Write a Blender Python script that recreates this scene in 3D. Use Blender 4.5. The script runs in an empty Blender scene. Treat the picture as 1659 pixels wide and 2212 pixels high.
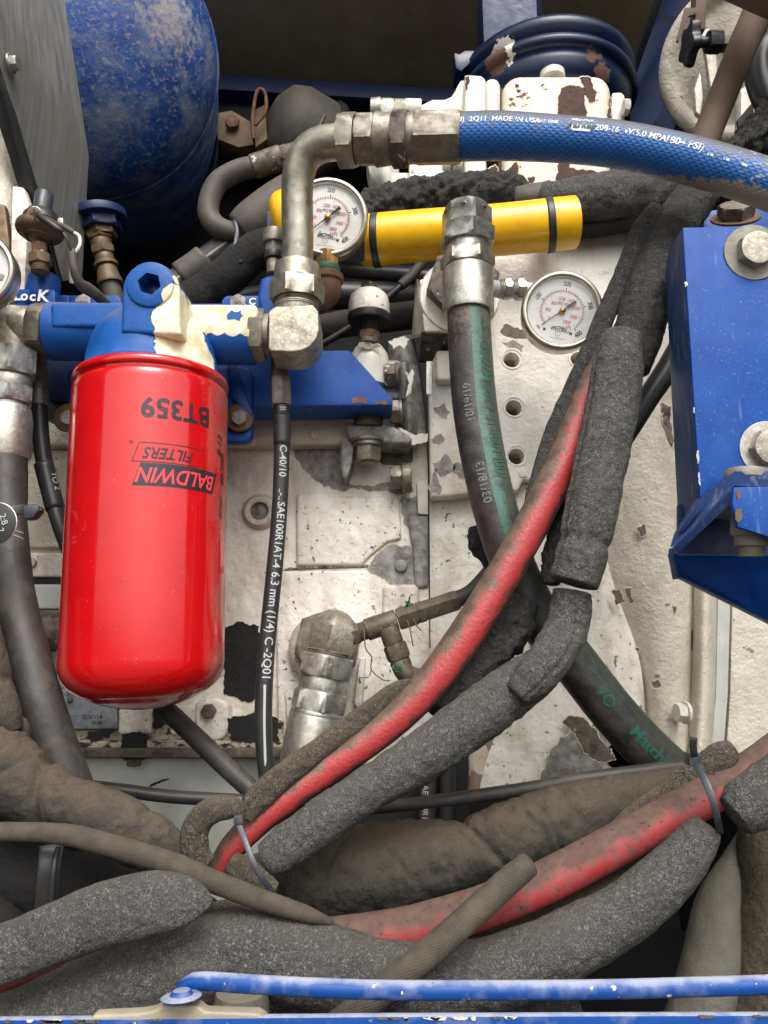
import bpy, bmesh, math, random
import numpy as np
from mathutils import Vector, Matrix, noise
random.seed(7)
R = math.radians
sc = bpy.context.scene
COL = sc.collection

# ---------------------------------------------------------------- camera, sky, sun, exposure
F = 1597.5                      # focal length in picture units (picture = 1659 x 2212 units)
TH = R(10)                      # the camera looks up by ten degrees
CH = 1.5                        # camera height over the ground
cam = bpy.data.cameras.new('camera'); camo = bpy.data.objects.new('camera', cam); COL.objects.link(camo)
camo.location = (0, 0, CH); camo.rotation_euler = (R(90) + TH, 0, 0)
cam.sensor_fit = 'VERTICAL'; cam.sensor_height = 36; cam.lens = 26
cam.clip_start = .02; cam.clip_end = 500
sc.camera = camo
SUN_EL, SUN_AZ = 52, 12         # sun high behind the viewer, a little to the right
w = bpy.data.worlds.new('World'); sc.world = w; w.use_nodes = True
nt = w.node_tree; bg = nt.nodes['Background']
sky = nt.nodes.new('ShaderNodeTexSky'); sky.sky_type = 'NISHITA'; sky.sun_disc = False
sky.sun_elevation = R(SUN_EL); sky.sun_rotation = R(180 - SUN_AZ)
sky.dust_density = 5; sky.air_density = 1.2; sky.ozone_density = .6
hs = nt.nodes.new('ShaderNodeHueSaturation'); hs.inputs['Saturation'].default_value = .16   # overcast: the blue is veiled
nt.links.new(sky.outputs[0], hs.inputs['Color']); nt.links.new(hs.outputs[0], bg.inputs[0]); bg.inputs[1].default_value = .15
sun = bpy.data.lights.new('sun', 'SUN'); sun.energy = .9; sun.angle = R(28); sun.color = (1, .965, .92)
suno = bpy.data.objects.new('sun', sun); COL.objects.link(suno); suno.location = (1, -2, 4)
_sd = Vector((math.sin(R(SUN_AZ)) * math.cos(R(SUN_EL)), -math.cos(R(SUN_AZ)) * math.cos(R(SUN_EL)), math.sin(R(SUN_EL))))
suno.rotation_euler = _sd.to_track_quat('Z', 'Y').to_euler()
sc.view_settings.view_transform = 'Standard'; sc.view_settings.look = 'None'
sc.view_settings.exposure = .85; sc.view_settings.gamma = 1
sc.cycles.max_bounces = 6; sc.cycles.use_denoising = True

# ---------------------------------------------------------------- places: picture units + depth (m) -> world
CT, ST = math.cos(TH), math.sin(TH)
def P(u, v, Y):
    x = (u - 829.5) / F; y = (1106 - v) / F
    k = Y / (CT - y * ST)
    return Vector((x * k, Y, CH + (ST + y * CT) * k))
def K(v, Y):                     # metres per picture unit there
    return Y / (CT - (1106 - v) / F * ST) / F
EYE = Vector((0, 0, CH))

# ---------------------------------------------------------------- objects, parts, properties
WL = {}
def thing(name, label, cat, group=None):
    o = bpy.data.objects.new(name, None); COL.objects.link(o); o.empty_display_size = .02
    o['label'] = label; o['category'] = cat
    if group: o['group'] = group
    WL[o] = Vector((0, 0, 0)); return o
def obj(name, me, mt, parent=None, label=None, cat=None, group=None, kind=None, sharp=38):
    n = len(me.vertices); co = np.empty(n * 3); me.vertices.foreach_get('co', co); co = co.reshape(-1, 3)
    c = (co.min(0) + co.max(0)) / 2; co -= c; me.vertices.foreach_set('co', co.ravel())
    if mt and not me.materials: me.materials.append(mt)
    me.shade_smooth()
    if sharp: me.set_sharp_from_angle(angle=R(sharp))
    o = bpy.data.objects.new(name, me); COL.objects.link(o); WL[o] = Vector(c)
    if parent: o.parent = parent; o.location = WL[o] - WL[parent]
    else: o.location = WL[o]
    if label: o['label'] = label
    if cat: o['category'] = cat
    if group: o['group'] = group
    if kind: o['kind'] = kind
    return o
def settle():                    # put every Empty at the base of its thing
    for e in [o for o in COL.objects if o.type == 'EMPTY']:
        pts = []
        for c in e.children:
            n = len(c.data.vertices); co = np.empty(n * 3); c.data.vertices.foreach_get('co', co)
            pts.append(co.reshape(-1, 3) + np.array(WL[c]))
        if not pts: continue
        a = np.concatenate(pts); b = Vector(((a[:, 0].min() + a[:, 0].max()) / 2, (a[:, 1].min() + a[:, 1].max()) / 2, a[:, 2].min()))
        e.location = b
        for c in e.children: c.location = WL[c] - b

def mesh(vs, fs, uv=None):
    me = bpy.data.meshes.new('m'); me.from_pydata([tuple(v) for v in vs], [], fs)
    if uv is not None:
        l = me.uv_layers.new(name='UVMap'); idx = np.empty(len(me.loops), dtype=np.int32); me.loops.foreach_get('vertex_index', idx)
        l.data.foreach_set('uv', np.asarray(uv, dtype=float)[idx].ravel())
    me.update(); return me

# ---------------------------------------------------------------- materials
def lin(c):
    return tuple((x / 255 / 12.92 if x / 255 <= .04045 else ((x / 255 + .055) / 1.055) ** 2.4) for x in c) + (1,)
class Nd:
    def __init__(s, name):
        s.m = bpy.data.materials.new(name); s.m.use_nodes = True; s.t = s.m.node_tree
        s.b = s.t.nodes['Principled BSDF']; s.g = s.n('ShaderNodeNewGeometry')
        s.P = s.g.outputs['Position']; s.uvn = None
    def n(s, k, **kw):
        x = s.t.nodes.new(k)
        for a, b in kw.items(): setattr(x, a, b)
        return x
    def l(s, a, b): s.t.links.new(a, b)
    def uv(s):
        if not s.uvn: s.uvn = s.n('ShaderNodeUVMap')
        return s.uvn.outputs[0]
    def put(s, inp, v):
        if hasattr(v, 'is_linked') or hasattr(v, 'links'): s.l(v, inp)
        elif v is not None: inp.default_value = v
    def noise(s, sc_, det=4, rough=.55, dist=0, vec=None, st=None):
        v = vec or s.P
        if st:
            mp = s.n('ShaderNodeMapping'); mp.inputs['Scale'].default_value = st; s.l(v, mp.inputs[0]); v = mp.outputs[0]
        x = s.n('ShaderNodeTexNoise'); s.l(v, x.inputs['Vector']); x.inputs['Scale'].default_value = sc_
        x.inputs['Detail'].default_value = det; x.inputs['Roughness'].default_value = rough; x.inputs['Distortion'].default_value = dist
        return x.outputs[0]
    def rng(s, v, lo, hi, a=0., b=1.):
        x = s.n('ShaderNodeMapRange'); x.inputs[1].default_value = lo; x.inputs[2].default_value = hi
        x.inputs[3].default_value = a; x.inputs[4].default_value = b; s.l(v, x.inputs[0]); return x.outputs[0]
    def ma(s, op, a, b=0., c=None):
        x = s.n('ShaderNodeMath', operation=op); s.put(x.inputs[0], a); s.put(x.inputs[1], b)
        if c is not None: s.put(x.inputs[2], c)
        return x.outputs[0]
    def mix(s, f, a, b):
        x = s.n('ShaderNodeMix', data_type='RGBA'); s.put(x.inputs[0], f); s.put(x.inputs[6], a); s.put(x.inputs[7], b); return x.outputs[2]
    def mixf(s, f, a, b):
        x = s.n('ShaderNodeMix', data_type='FLOAT'); s.put(x.inputs[0], f); s.put(x.inputs[2], a); s.put(x.inputs[3], b); return x.outputs[0]
MATS = {}
def mat(name, c, c2=None, ns=90, rough=.5, metal=0., spec=.5, coat=0, grain=None, bumps=((300, .25, 5),), layers=(), r2=None, lo=.35, hi=.65, hscale=.0006):
    """layers: dict(c, k='noise'|'up'|'spots'|'stretch', s, lo, hi, rough, metal, h)"""
    d = Nd(name); col = lin(c)
    if c2: col = d.mix(d.rng(d.noise(ns, 6, .6), lo, hi), col, lin(c2))
    else: col = lin(c)
    if grain:
        g = d.rng(d.noise(grain[0], 3, .6), .3, .7, 1 - grain[1], 1 + grain[1])
        hsv = d.n('ShaderNodeHueSaturation'); d.put(hsv.inputs['Color'], col); d.l(g, hsv.inputs['Value']); col = hsv.outputs[0]
    ro = rough; me_ = metal
    if r2 is not None: ro = d.rng(d.noise(ns * 1.3, 4), .35, .65, rough, r2)
    H = None
    for (s_, st, det) in bumps:
        h = d.ma('MULTIPLY', d.noise(s_, det, .6), st * 60 / s_)
        H = h if H is None else d.ma('ADD', H, h)
    for L in layers:
        k = L.get('k', 'noise'); s_ = L.get('s', 60)
        nz = d.noise(s_, L.get('det', 7), L.get('nr', .6), L.get('dist', 0), st=L.get('st'), vec=d.uv() if L.get('uv') else None)
        lo_, hi_ = L.get('lo', .6), L.get('hi', .62)
        if k == 'noise': f = d.rng(nz, lo_, hi_)
        elif k == 'up':
            sx = d.n('ShaderNodeSeparateXYZ'); d.l(d.g.outputs['Normal'], sx.inputs[0])
            f = d.rng(d.ma('ADD', sx.outputs[2], d.ma('MULTIPLY', nz, L.get('w', .8))), lo_, hi_)
        elif k == 'spots':
            dist = None
            for (u, v, Y, r) in L['spots']:
                kk = K(v, Y) * r; vm = d.n('ShaderNodeVectorMath', operation='DISTANCE')
                d.l(d.P, vm.inputs[0]); vm.inputs[1].default_value = P(u, v, Y)
                q = d.ma('DIVIDE', vm.outputs['Value'], kk); dist = q if dist is None else d.ma('MINIMUM', dist, q)
            q = d.ma('ADD', dist, d.ma('MULTIPLY', d.ma('SUBTRACT', nz, .5), L.get('w', .9)))
            f = d.rng(q, 1 - L.get('soft', .02), 1 + L.get('soft', .02), 1., 0.)
        if 'amt' in L: f = d.ma('MULTIPLY', f, L['amt'])
        cc = lin(L['c'])
        if 'c2' in L: cc = d.mix(d.rng(d.noise(L.get('cs', 150), 5), .35, .65), cc, lin(L['c2']))
        col = d.mix(f, col, cc)
        if 'rough' in L: ro = d.mixf(f, ro, L['rough'])
        if 'metal' in L: me_ = d.mixf(f, me_, L['metal'])
        if L.get('h'):
            h = d.ma('MULTIPLY', f, L['h']); H = h if H is None else d.ma('ADD', H, h)
    b = d.b.inputs; d.put(b['Base Color'], col); d.put(b['Roughness'], ro); d.put(b['Metallic'], me_); b['Specular IOR Level'].default_value = spec
    if coat: b['Coat Weight'].default_value = coat; b['Coat Roughness'].default_value = .03; b['Coat IOR'].default_value = 1.5
    if H is not None:
        bp = d.n('ShaderNodeBump'); bp.inputs['Strength'].default_value = 1; bp.inputs['Distance'].default_value = hscale * 4
        d.l(H, bp.inputs['Height']); d.l(bp.outputs[0], b['Normal'])
    MATS[name] = d.m; return d
def foam(name, c, c2, fl, fs=520, flo=.5, fhi=.62, dust=None, dlo=.9, dhi=1.35, bs=1.0, dw=.7):
    """crumbly foam rubber: dark pits between pale curled flecks"""
    d = Nd(name)
    a = d.mix(d.rng(d.noise(28, 4), .35, .65), lin(c), lin(c2))
    n1 = d.noise(fs, 2, .55, 1.2); f = d.rng(d.ma('ABSOLUTE', d.ma('SUBTRACT', n1, .52)), .008, .075, 1, 0)
    n2 = d.noise(fs * .23, 3, .6)
    f = d.ma('MULTIPLY', f, d.rng(n2, .35, .6, .35, 1))
    col = d.mix(f, a, lin(fl))
    if dust:
        sx = d.n('ShaderNodeSeparateXYZ'); d.l(d.g.outputs['Normal'], sx.inputs[0])
        g = d.rng(d.ma('ADD', sx.outputs[2], d.ma('MULTIPLY', d.noise(45, 6), dw)), dlo, dhi, 0, .75)
        col = d.mix(g, col, lin(dust))
    H = d.ma('ADD', d.ma('MULTIPLY', f, .16 * bs), d.ma('MULTIPLY', d.noise(160, 4), .9 * bs))
    H = d.ma('ADD', H, d.ma('MULTIPLY', d.noise(40, 3), .8))
    bp = d.n('ShaderNodeBump'); bp.inputs['Strength'].default_value = 1; bp.inputs['Distance'].default_value = .0036
    d.l(H, bp.inputs['Height']); d.l(bp.outputs[0], d.b.inputs['Normal'])
    d.put(d.b.inputs['Base Color'], col); d.b.inputs['Roughness'].default_value = .9; d.b.inputs['Specular IOR Level'].default_value = .25
    MATS[name] = d.m; return d

DUST = (120, 100, 78)
# engine white paint, dirty in places
mat('white_paint', (226, 219, 204), (236, 232, 222), 40, .42, r2=.6, bumps=((420, .6, 4), (90, .7, 4), (24, 1.0, 3)), hscale=.0006, layers=(
    dict(c=(146, 120, 92), s=26, lo=.48, hi=.78, amt=.7, st=(1, 1, .35)),
    dict(c=(110, 92, 72), s=300, lo=.61, hi=.7, amt=.8), dict(c=(128, 122, 112), s=130, lo=.655, hi=.66, h=-1, rough=.6),
    dict(c=(140, 138, 133), c2=(116, 113, 108), s=34, lo=.64, hi=.64, h=-1.2, rough=.55, metal=.3),
    dict(c=(70, 58, 46), k='noise', s=420, lo=.7, hi=.74)))
mat('cover_paint', (196, 189, 170), (214, 207, 190), 30, .4, r2=.55, bumps=((260, 1.5, 3), (60, .8, 4)), hscale=.0008, layers=(
    dict(c=(136, 118, 94), s=22, lo=.48, hi=.8, amt=.7, st=(1, 1, .4)),
    dict(c=(140, 138, 134), c2=(112, 109, 104), s=60, lo=.68, hi=.685, h=-1.2, rough=.55),
    dict(c=(84, 66, 52), s=240, lo=.69, hi=.71, h=-.6)))
mat('plate_paint', (222, 216, 204), (234, 230, 222), 50, .38, r2=.5, bumps=((300, .9, 4), (50, .8, 3)), layers=(
    dict(c=(168, 140, 110), s=20, lo=.5, hi=.72, amt=.6, st=(1, 1, .22)),
    dict(c=(96, 82, 66), s=160, lo=.66, hi=.74, amt=.8),
    dict(c=(66, 54, 44), s=500, lo=.68, hi=.72)))
mat('bright_paint', (218, 215, 205), (204, 198, 184), 60, .4, r2=.5, coat=.1, bumps=((160, .9, 4), (500, .3, 3)), layers=(
    dict(c=(190, 166, 128), s=50, lo=.6, hi=.75, amt=.6),
    dict(c=(116, 110, 104), s=44, lo=.665, hi=.67, h=-1.2)))
mat('rusted_paint', (218, 211, 194), (202, 192, 170), 60, .4, r2=.5, coat=.1, bumps=((160, .9, 4),), layers=(
    dict(c=(184, 140, 84), s=46, lo=.585, hi=.64, amt=.7),
    dict(c=(84, 48, 40), c2=(58, 36, 32), s=46, lo=.645, hi=.65, h=-1.6, rough=.75)))
mat('lid_paint', (3, 26, 62), (3, 22, 52), 30, .38, coat=0, bumps=((200, .2, 4),), layers=(dict(c=(226, 220, 208), k='spots', s=160, w=1.2, spots=((1086, 118, .9, 32),)), dict(c=(92, 66, 54), k='spots', s=120, w=1.3, spots=((1070, 130, .9, 30), (1262, 138, .9, 34), (1290, 165, .9, 26)), rough=.8), dict(c=(90, 84, 84), k='up', s=60, w=.8, lo=.9, hi=1.6, amt=.6, rough=.9)))
mat('latch_beige', (160, 150, 130), (138, 128, 110), 40, .5, layers=(dict(c=(60, 90, 150), s=70, lo=.68, hi=.69),))
mat('chip_edge', (226, 216, 194), (176, 156, 128), 120, .5, bumps=((300, .4, 3),))
mat('rust', (88, 52, 42), (56, 36, 30), 160, .8, bumps=((200, 1.2, 5),))
mat('bare_metal', (158, 156, 152), (112, 108, 103), 90, .5, metal=.1, r2=.65, bumps=((260, .6, 5),), layers=(
    dict(c=(168, 162, 150), s=200, lo=.6, hi=.64, amt=.7), dict(c=(84, 72, 58), s=60, lo=.52, hi=.68, amt=.75), dict(c=(60, 52, 44), s=300, lo=.62, hi=.68, amt=.8)))
mat('grimy_metal', (112, 102, 90), (74, 66, 58), 120, .6, metal=.25, bumps=((260, .8, 5),), layers=(
    dict(c=(40, 34, 30), s=60, lo=.56, hi=.66), dict(c=(190, 182, 166), s=100, lo=.64, hi=.65)))
mat('grimy_paint', (196, 188, 170), (160, 148, 130), 120, .6, bumps=((260, .8, 5),), layers=(
    dict(c=(44, 36, 30), s=85, lo=.52, hi=.58, st=(1, 1, 1.6)), dict(c=(96, 78, 60), s=200, lo=.58, hi=.64, amt=.8)))
mat('pan_paint', (176, 180, 174), (192, 192, 182), 40, .42, bumps=((420, .3, 4),), layers=(
    dict(c=(120, 96, 72), s=12, lo=.55, hi=.75, amt=.5), dict(c=(70, 64, 56), s=330, lo=.665, hi=.7)))
# metals
mat('zinc', (196, 194, 186), (164, 160, 150), 130, .34, metal=.85, r2=.5, bumps=((320, .3, 4),), layers=(
    dict(c=(132, 118, 96), s=70, lo=.55, hi=.75, amt=.7, rough=.6, metal=.4), dict(c=(228, 228, 222), s=420, lo=.6, hi=.66, amt=.6, metal=.5, rough=.55)))
mat('yellow_zinc', (168, 164, 148), (140, 136, 124), 90, .34, metal=.85, r2=.52, bumps=((320, .3, 4),), layers=(
    dict(c=(184, 158, 104), s=34, lo=.52, hi=.72, amt=.45), dict(c=(112, 100, 80), s=70, lo=.55, hi=.72, amt=.75, rough=.65, metal=.35),
    dict(c=(150, 96, 50), s=60, lo=.7, hi=.74, amt=.8, rough=.7, metal=.1)))
mat('dull_steel', (150, 144, 132), (116, 108, 96), 110, .45, metal=.7, r2=.6, bumps=((320, .35, 4),), layers=(
    dict(c=(104, 90, 72), s=80, lo=.5, hi=.7, amt=.75, rough=.7, metal=.3), dict(c=(190, 186, 176), s=500, lo=.62, hi=.68, amt=.5)))
mat('cast_zinc', (170, 166, 150), (138, 132, 118), 160, .42, metal=.75, r2=.6, bumps=((480, .8, 3),), layers=(
    dict(c=(112, 98, 74), s=55, lo=.54, hi=.7, amt=.75, rough=.7, metal=.3), dict(c=(206, 202, 186), s=520, lo=.58, hi=.64, amt=.6)))
mat('dirty_brass', (120, 96, 70), (96, 80, 60), 110, .5, metal=.5, bumps=((320, .5, 4),), layers=(dict(c=(86, 76, 62), s=90, lo=.45, hi=.65, amt=.7, rough=.8, metal=0.), dict(c=(170, 148, 124), k='up', s=100, w=.6, lo=1., hi=1.4, amt=.5)))
mat('tee_steel', (104, 94, 80), (80, 72, 62), 110, .6, metal=.4, bumps=((320, .6, 4),), layers=(dict(c=(150, 142, 128), s=200, lo=.6, hi=.66, amt=.6),))
mat('brass', (176, 138, 82), (146, 108, 66), 90, .35, metal=.8, bumps=((320, .3, 4),))
mat('rusty_steel', (120, 84, 62), (94, 64, 50), 120, .75, metal=.1, bumps=((260, .8, 5),), layers=(dict(c=(150, 128, 106), s=60, lo=.55, hi=.7, amt=.7),))
mat('rusty_pipe', (104, 84, 72), (84, 68, 58), 30, .8, bumps=((500, .5, 4),), layers=(dict(c=(150, 84, 66), s=30, lo=.62, hi=.75, amt=.8), dict(c=(120, 104, 84), k='up', s=60, w=.6, lo=.7, hi=1.4, amt=.6)))
mat('steel_bezel', (206, 200, 188), (180, 172, 156), 40, .26, metal=.95, r2=.4, bumps=((500, .15, 3),), layers=(dict(c=(176, 150, 112), s=60, lo=.55, hi=.72, amt=.45, rough=.6, metal=.3),))
mat('data_plate', (186, 190, 200), (150, 154, 160), 120, .3, metal=.9, r2=.5, bumps=((300, .5, 4),), layers=(dict(c=(86, 80, 74), s=300, lo=.6, hi=.68, amt=.8, metal=.1, rough=.7),))
# blues
mat('blue_paint', (2, 68, 146), (2, 58, 130), 60, .42, r2=.55, spec=.35, bumps=((420, .2, 4),), layers=(
    dict(c=(112, 112, 122), k='up', s=46, w=.9, lo=.8, hi=1.7, amt=.55, rough=.8), dict(c=(108, 130, 176), s=420, lo=.64, hi=.72, amt=.5)))
mat('blue_dark', (12, 36, 84), (10, 30, 70), 60, .42, r2=.55, bumps=((320, .4, 4),), layers=(
    dict(c=(70, 74, 88), s=60, lo=.5, hi=.75, amt=.3, rough=.85),))
mat('blue_bracket', (0, 68, 150), (0, 60, 138), 40, .5, r2=.6, spec=.3, bumps=((320, .2, 4),), layers=(
    dict(c=(58, 104, 162), s=26, lo=.48, hi=.78, amt=.5, det=9, nr=.7, rough=.75), dict(c=(112, 128, 160), s=420, lo=.6, hi=.7, amt=.5), dict(c=(124, 136, 160), s=60, lo=.64, hi=.7, amt=.5, st=(1, 1, .15)), dict(c=(190, 170, 164), s=120, lo=.735, hi=.74, amt=.9)))
mat('blue_edge', (20, 52, 106), (34, 58, 100), 300, .5, bumps=((320, .4, 4),), layers=(
    dict(c=(112, 118, 130), s=160, lo=.55, hi=.66, amt=.6, st=(1, 1, .2)), dict(c=(140, 96, 76), s=160, lo=.7, hi=.71)))
mat('worn_blue', (8, 66, 138), (6, 58, 124), 60, .45, spec=.35, r2=.5, bumps=((420, .3, 4),), layers=(
    dict(c=(176, 178, 184), k='up', s=60, w=1.1, lo=1.15, hi=1.6, amt=.8, rough=.7), dict(c=(196, 192, 190), s=150, lo=.655, hi=.665, h=-.6),
    dict(c=(128, 100, 82), s=110, lo=.72, hi=.725, h=-.6), dict(c=(130, 140, 170), s=60, lo=.5, hi=.7, amt=.5)))
mat('tank_blue', (22, 74, 146), (16, 60, 124), 16, .5, r2=.6, coat=.06, bumps=((90, .9, 4), (260, .4, 4)), hscale=.0006, layers=(
    dict(c=(128, 134, 150), s=18, lo=.44, hi=.66, amt=.7, rough=.85), dict(c=(140, 138, 138), s=150, lo=.54, hi=.64, amt=.65, rough=.85, det=6, dist=.4),
    dict(c=(172, 160, 146), k='spots', s=90, w=2.6, soft=.3, spots=((400, 20, .93, 80), (445, 120, .96, 60), (400, 230, .94, 40)), amt=.6, rough=.9),
    dict(c=(20, 20, 20), k='spots', s=60, w=.9, soft=.35, spots=((285, 305, .93, 50),), amt=.85, rough=.7)))
# head paint: blue with the white coat left on its right half
WS = ((380, 640, .582, 30), (388, 600, .582, 16), (372, 690, .582, 22), (400, 690, .60, 62), (440, 676, .628, 48), (478, 660, .628, 26), (510, 660, .628, 14), (546, 672, .628, 26), (540, 700, .628, 28), (468, 696, .628, 26), (502, 706, .628, 20), (425, 742, .60, 66), (440, 780, .61, 60), (380, 740, .59, 46), (400, 780, .58, 60), (345, 785, .575, 42), (295, 795, .575, 30), (225, 770, .6, 9), (130, 765, .635, 13), (362, 690, .585, 34))
mat('head_paint', (14, 82, 154), (10, 72, 142), 60, .45, r2=.55, spec=.35, bumps=((300, .5, 4),), layers=(
    dict(c=(126, 110, 92), k='up', s=40, w=.9, lo=.75, hi=1.6, amt=.8, rough=.85),
    dict(c=(232, 226, 206), c2=(206, 190, 150), cs=90, k='spots', s=90, w=.75, soft=.02, spots=WS, h=1.4, rough=.45),
    dict(c=(120, 98, 70), s=300, lo=.66, hi=.72, amt=.8)))
# the filter
mat('red_enamel', (198, 12, 16), (188, 10, 13), 40, .12, spec=.5, coat=.5, bumps=((14, .02, 2),), layers=(
    dict(c=(180, 22, 24), s=30, lo=.45, hi=.75, amt=.6, rough=.34), dict(c=(186, 112, 98), s=360, lo=.655, hi=.72, amt=.6, rough=.7), dict(c=(150, 84, 70), k='spots', s=240, w=1.5, soft=.4, spots=((500, 960, .64, 70), (505, 860, .64, 70), (500, 1100, .64, 62), (492, 1300, .64, 55), (488, 1440, .63, 50), (180, 850, .63, 22)), amt=.75, rough=.7)))
mat('black_print', (40, 34, 44), rough=.4, bumps=()); mat('red_print', (226, 64, 70), rough=.3, bumps=())
mat('white_print', (216, 218, 222), rough=.6, bumps=(), layers=(dict(c=(60, 96, 140), s=260, lo=.56, hi=.6, amt=.9),))
mat('pale_print', (176, 178, 176), rough=.6, bumps=()); mat('chalk', (226, 226, 230), rough=.8, bumps=(), layers=(dict(c=(60, 92, 160), s=300, lo=.6, hi=.64),))
mat('dial_black', (24, 22, 24), rough=.5, bumps=()); mat('dial_red', (176, 62, 76), rough=.5, bumps=()); mat('dial_white', (226, 224, 220), (216, 213, 206), 60, .5, bumps=())
mat('green_print', (36, 92, 76), rough=.6, bumps=(), layers=(dict(c=(34, 44, 40), s=330, lo=.52, hi=.62, amt=.85),))
mat('faint_print', (110, 110, 108), rough=.7, bumps=(), layers=(dict(c=(40, 38, 38), s=400, lo=.55, hi=.6),))
mat('dark_print', (44, 74, 62), rough=.7, bumps=())
# rubber
mat('black_rubber', (38, 38, 40), (48, 46, 44), 60, .42, bumps=((420, .3, 4),), layers=(dict(c=(92, 82, 68), k='up', s=90, w=.8, lo=.9, hi=1.8, amt=.45, rough=.9), dict(c=(96, 92, 84), s=500, lo=.68, hi=.74, amt=.5)))
mat('grey_rubber', (66, 62, 58), (84, 76, 66), 70, .62, bumps=((420, .5, 4),), layers=(dict(c=(112, 100, 82), k='up', s=60, w=.8, lo=.6, hi=1.7, amt=.6, rough=.9), dict(c=(120, 114, 104), s=300, lo=.66, hi=.7, amt=.5)))
mat('old_hose', (44, 42, 41), (58, 53, 48), 50, .55, bumps=((420, .5, 4), (60, .3, 3)), layers=(dict(c=(92, 80, 68), s=60, lo=.5, hi=.7, amt=.45, rough=.9), dict(c=(120, 116, 110), s=160, lo=.68, hi=.7, amt=.4)))
mat('canvas_hose', (86, 83, 75), (68, 66, 60), 40, .8, bumps=((600, .6, 3), (60, 1.2, 4)), layers=(dict(c=(122, 116, 100), k='up', s=60, w=.8, lo=.2, hi=1.2, amt=.5),))
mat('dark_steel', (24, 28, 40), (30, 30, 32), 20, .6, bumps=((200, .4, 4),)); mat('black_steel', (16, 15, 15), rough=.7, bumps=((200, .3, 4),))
mat('beige_panel', (158, 144, 120), (142, 128, 104), 14, .6, bumps=((60, .4, 4), (500, .3, 3)), layers=(dict(c=(120, 106, 88), s=26, lo=.6, hi=.66, amt=.4),))
mat('ground_dirt', (78, 73, 66), (62, 58, 54), 3, .9, bumps=())
mat('dust_metal', (140, 118, 92), (110, 92, 74), 40, .8, bumps=((300, .6, 4),))
mat('grey_cast', (150, 146, 134), (122, 116, 104), 60, .6, bumps=((300, .7, 4),), layers=(dict(c=(96, 82, 64), s=50, lo=.52, hi=.7, amt=.7),))
mat('plastic_tie', (48, 52, 60), (60, 64, 72), 120, .35, bumps=((300, .2, 4),), layers=(dict(c=(92, 82, 68), s=90, lo=.55, hi=.7, amt=.6, rough=.9),))
mat('yellow_plastic', (248, 192, 8), (240, 180, 4), 50, .32, coat=.2, bumps=((120, .25, 4),), layers=(dict(c=(176, 112, 20), s=200, lo=.66, hi=.7, amt=.8), dict(c=(160, 110, 20), s=500, lo=.68, hi=.72), dict(c=(176, 136, 50), s=30, lo=.52, hi=.75, amt=.5), dict(c=(150, 128, 84), k='up', s=70, w=1.2, lo=1.1, hi=1.9, amt=.5, rough=.8)))
mat('red_hose', (160, 52, 56), (144, 44, 48), 60, .5, bumps=((420, .35, 4),), layers=(
    dict(c=(116, 76, 68), s=140, lo=.45, hi=.62, amt=.55, rough=.9), 
    dict(c=(92, 76, 64), c2=(74, 58, 50), k='up', s=50, w=1.6, lo=.85, hi=1.35, amt=.95, rough=.9),
    dict(c=(92, 62, 54), s=75, lo=.56, hi=.62, amt=.8, rough=.9), dict(c=(60, 44, 40), s=300, lo=.655, hi=.67, h=-.4, rough=.9)))
mat('red_hose_left', (104, 36, 38), (84, 30, 32), 60, .45, bumps=((420, .35, 4),))
mat('old_paint_mix', (206, 198, 182), (190, 170, 140), 60, .5, bumps=((260, .6, 4),), layers=(
    dict(c=(132, 126, 118), c2=(150, 118, 86), s=26, lo=.49, hi=.5, h=-1), dict(c=(60, 50, 42), s=60, lo=.62, hi=.66), dict(c=(40, 84, 96), s=60, lo=.73, hi=.735)))
# foams
foam('foam_grey', (58, 57, 55), (70, 68, 65), (132, 130, 126), 500, dust=(100, 93, 82), dlo=.95, dhi=1.9)
foam('foam_dark', (40, 39, 39), (50, 48, 46), (96, 94, 90), 460, .5, .68, bs=.8)
foam('foam_dusty', (54, 50, 46), (68, 61, 54), (122, 113, 99), 460, .48, .66, dust=(112, 99, 81), dlo=.7, dhi=1.6)
foam('foam_brown', (52, 49, 46), (48, 48, 48), (78, 71, 62), 420, .45, .7, dust=(90, 80, 67), dlo=.45, dhi=1.55, bs=.5, dw=1.3)
foam('foam_cloth', (76, 68, 57), (66, 60, 50), (112, 101, 84), 560, .5, .62, dust=(118, 100, 76), dlo=.6, dhi=1.5, bs=.9)
foam('foam_matt', (30, 30, 31), (40, 39, 38), (60, 58, 56), 600, .5, .7, bs=.5)
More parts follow.
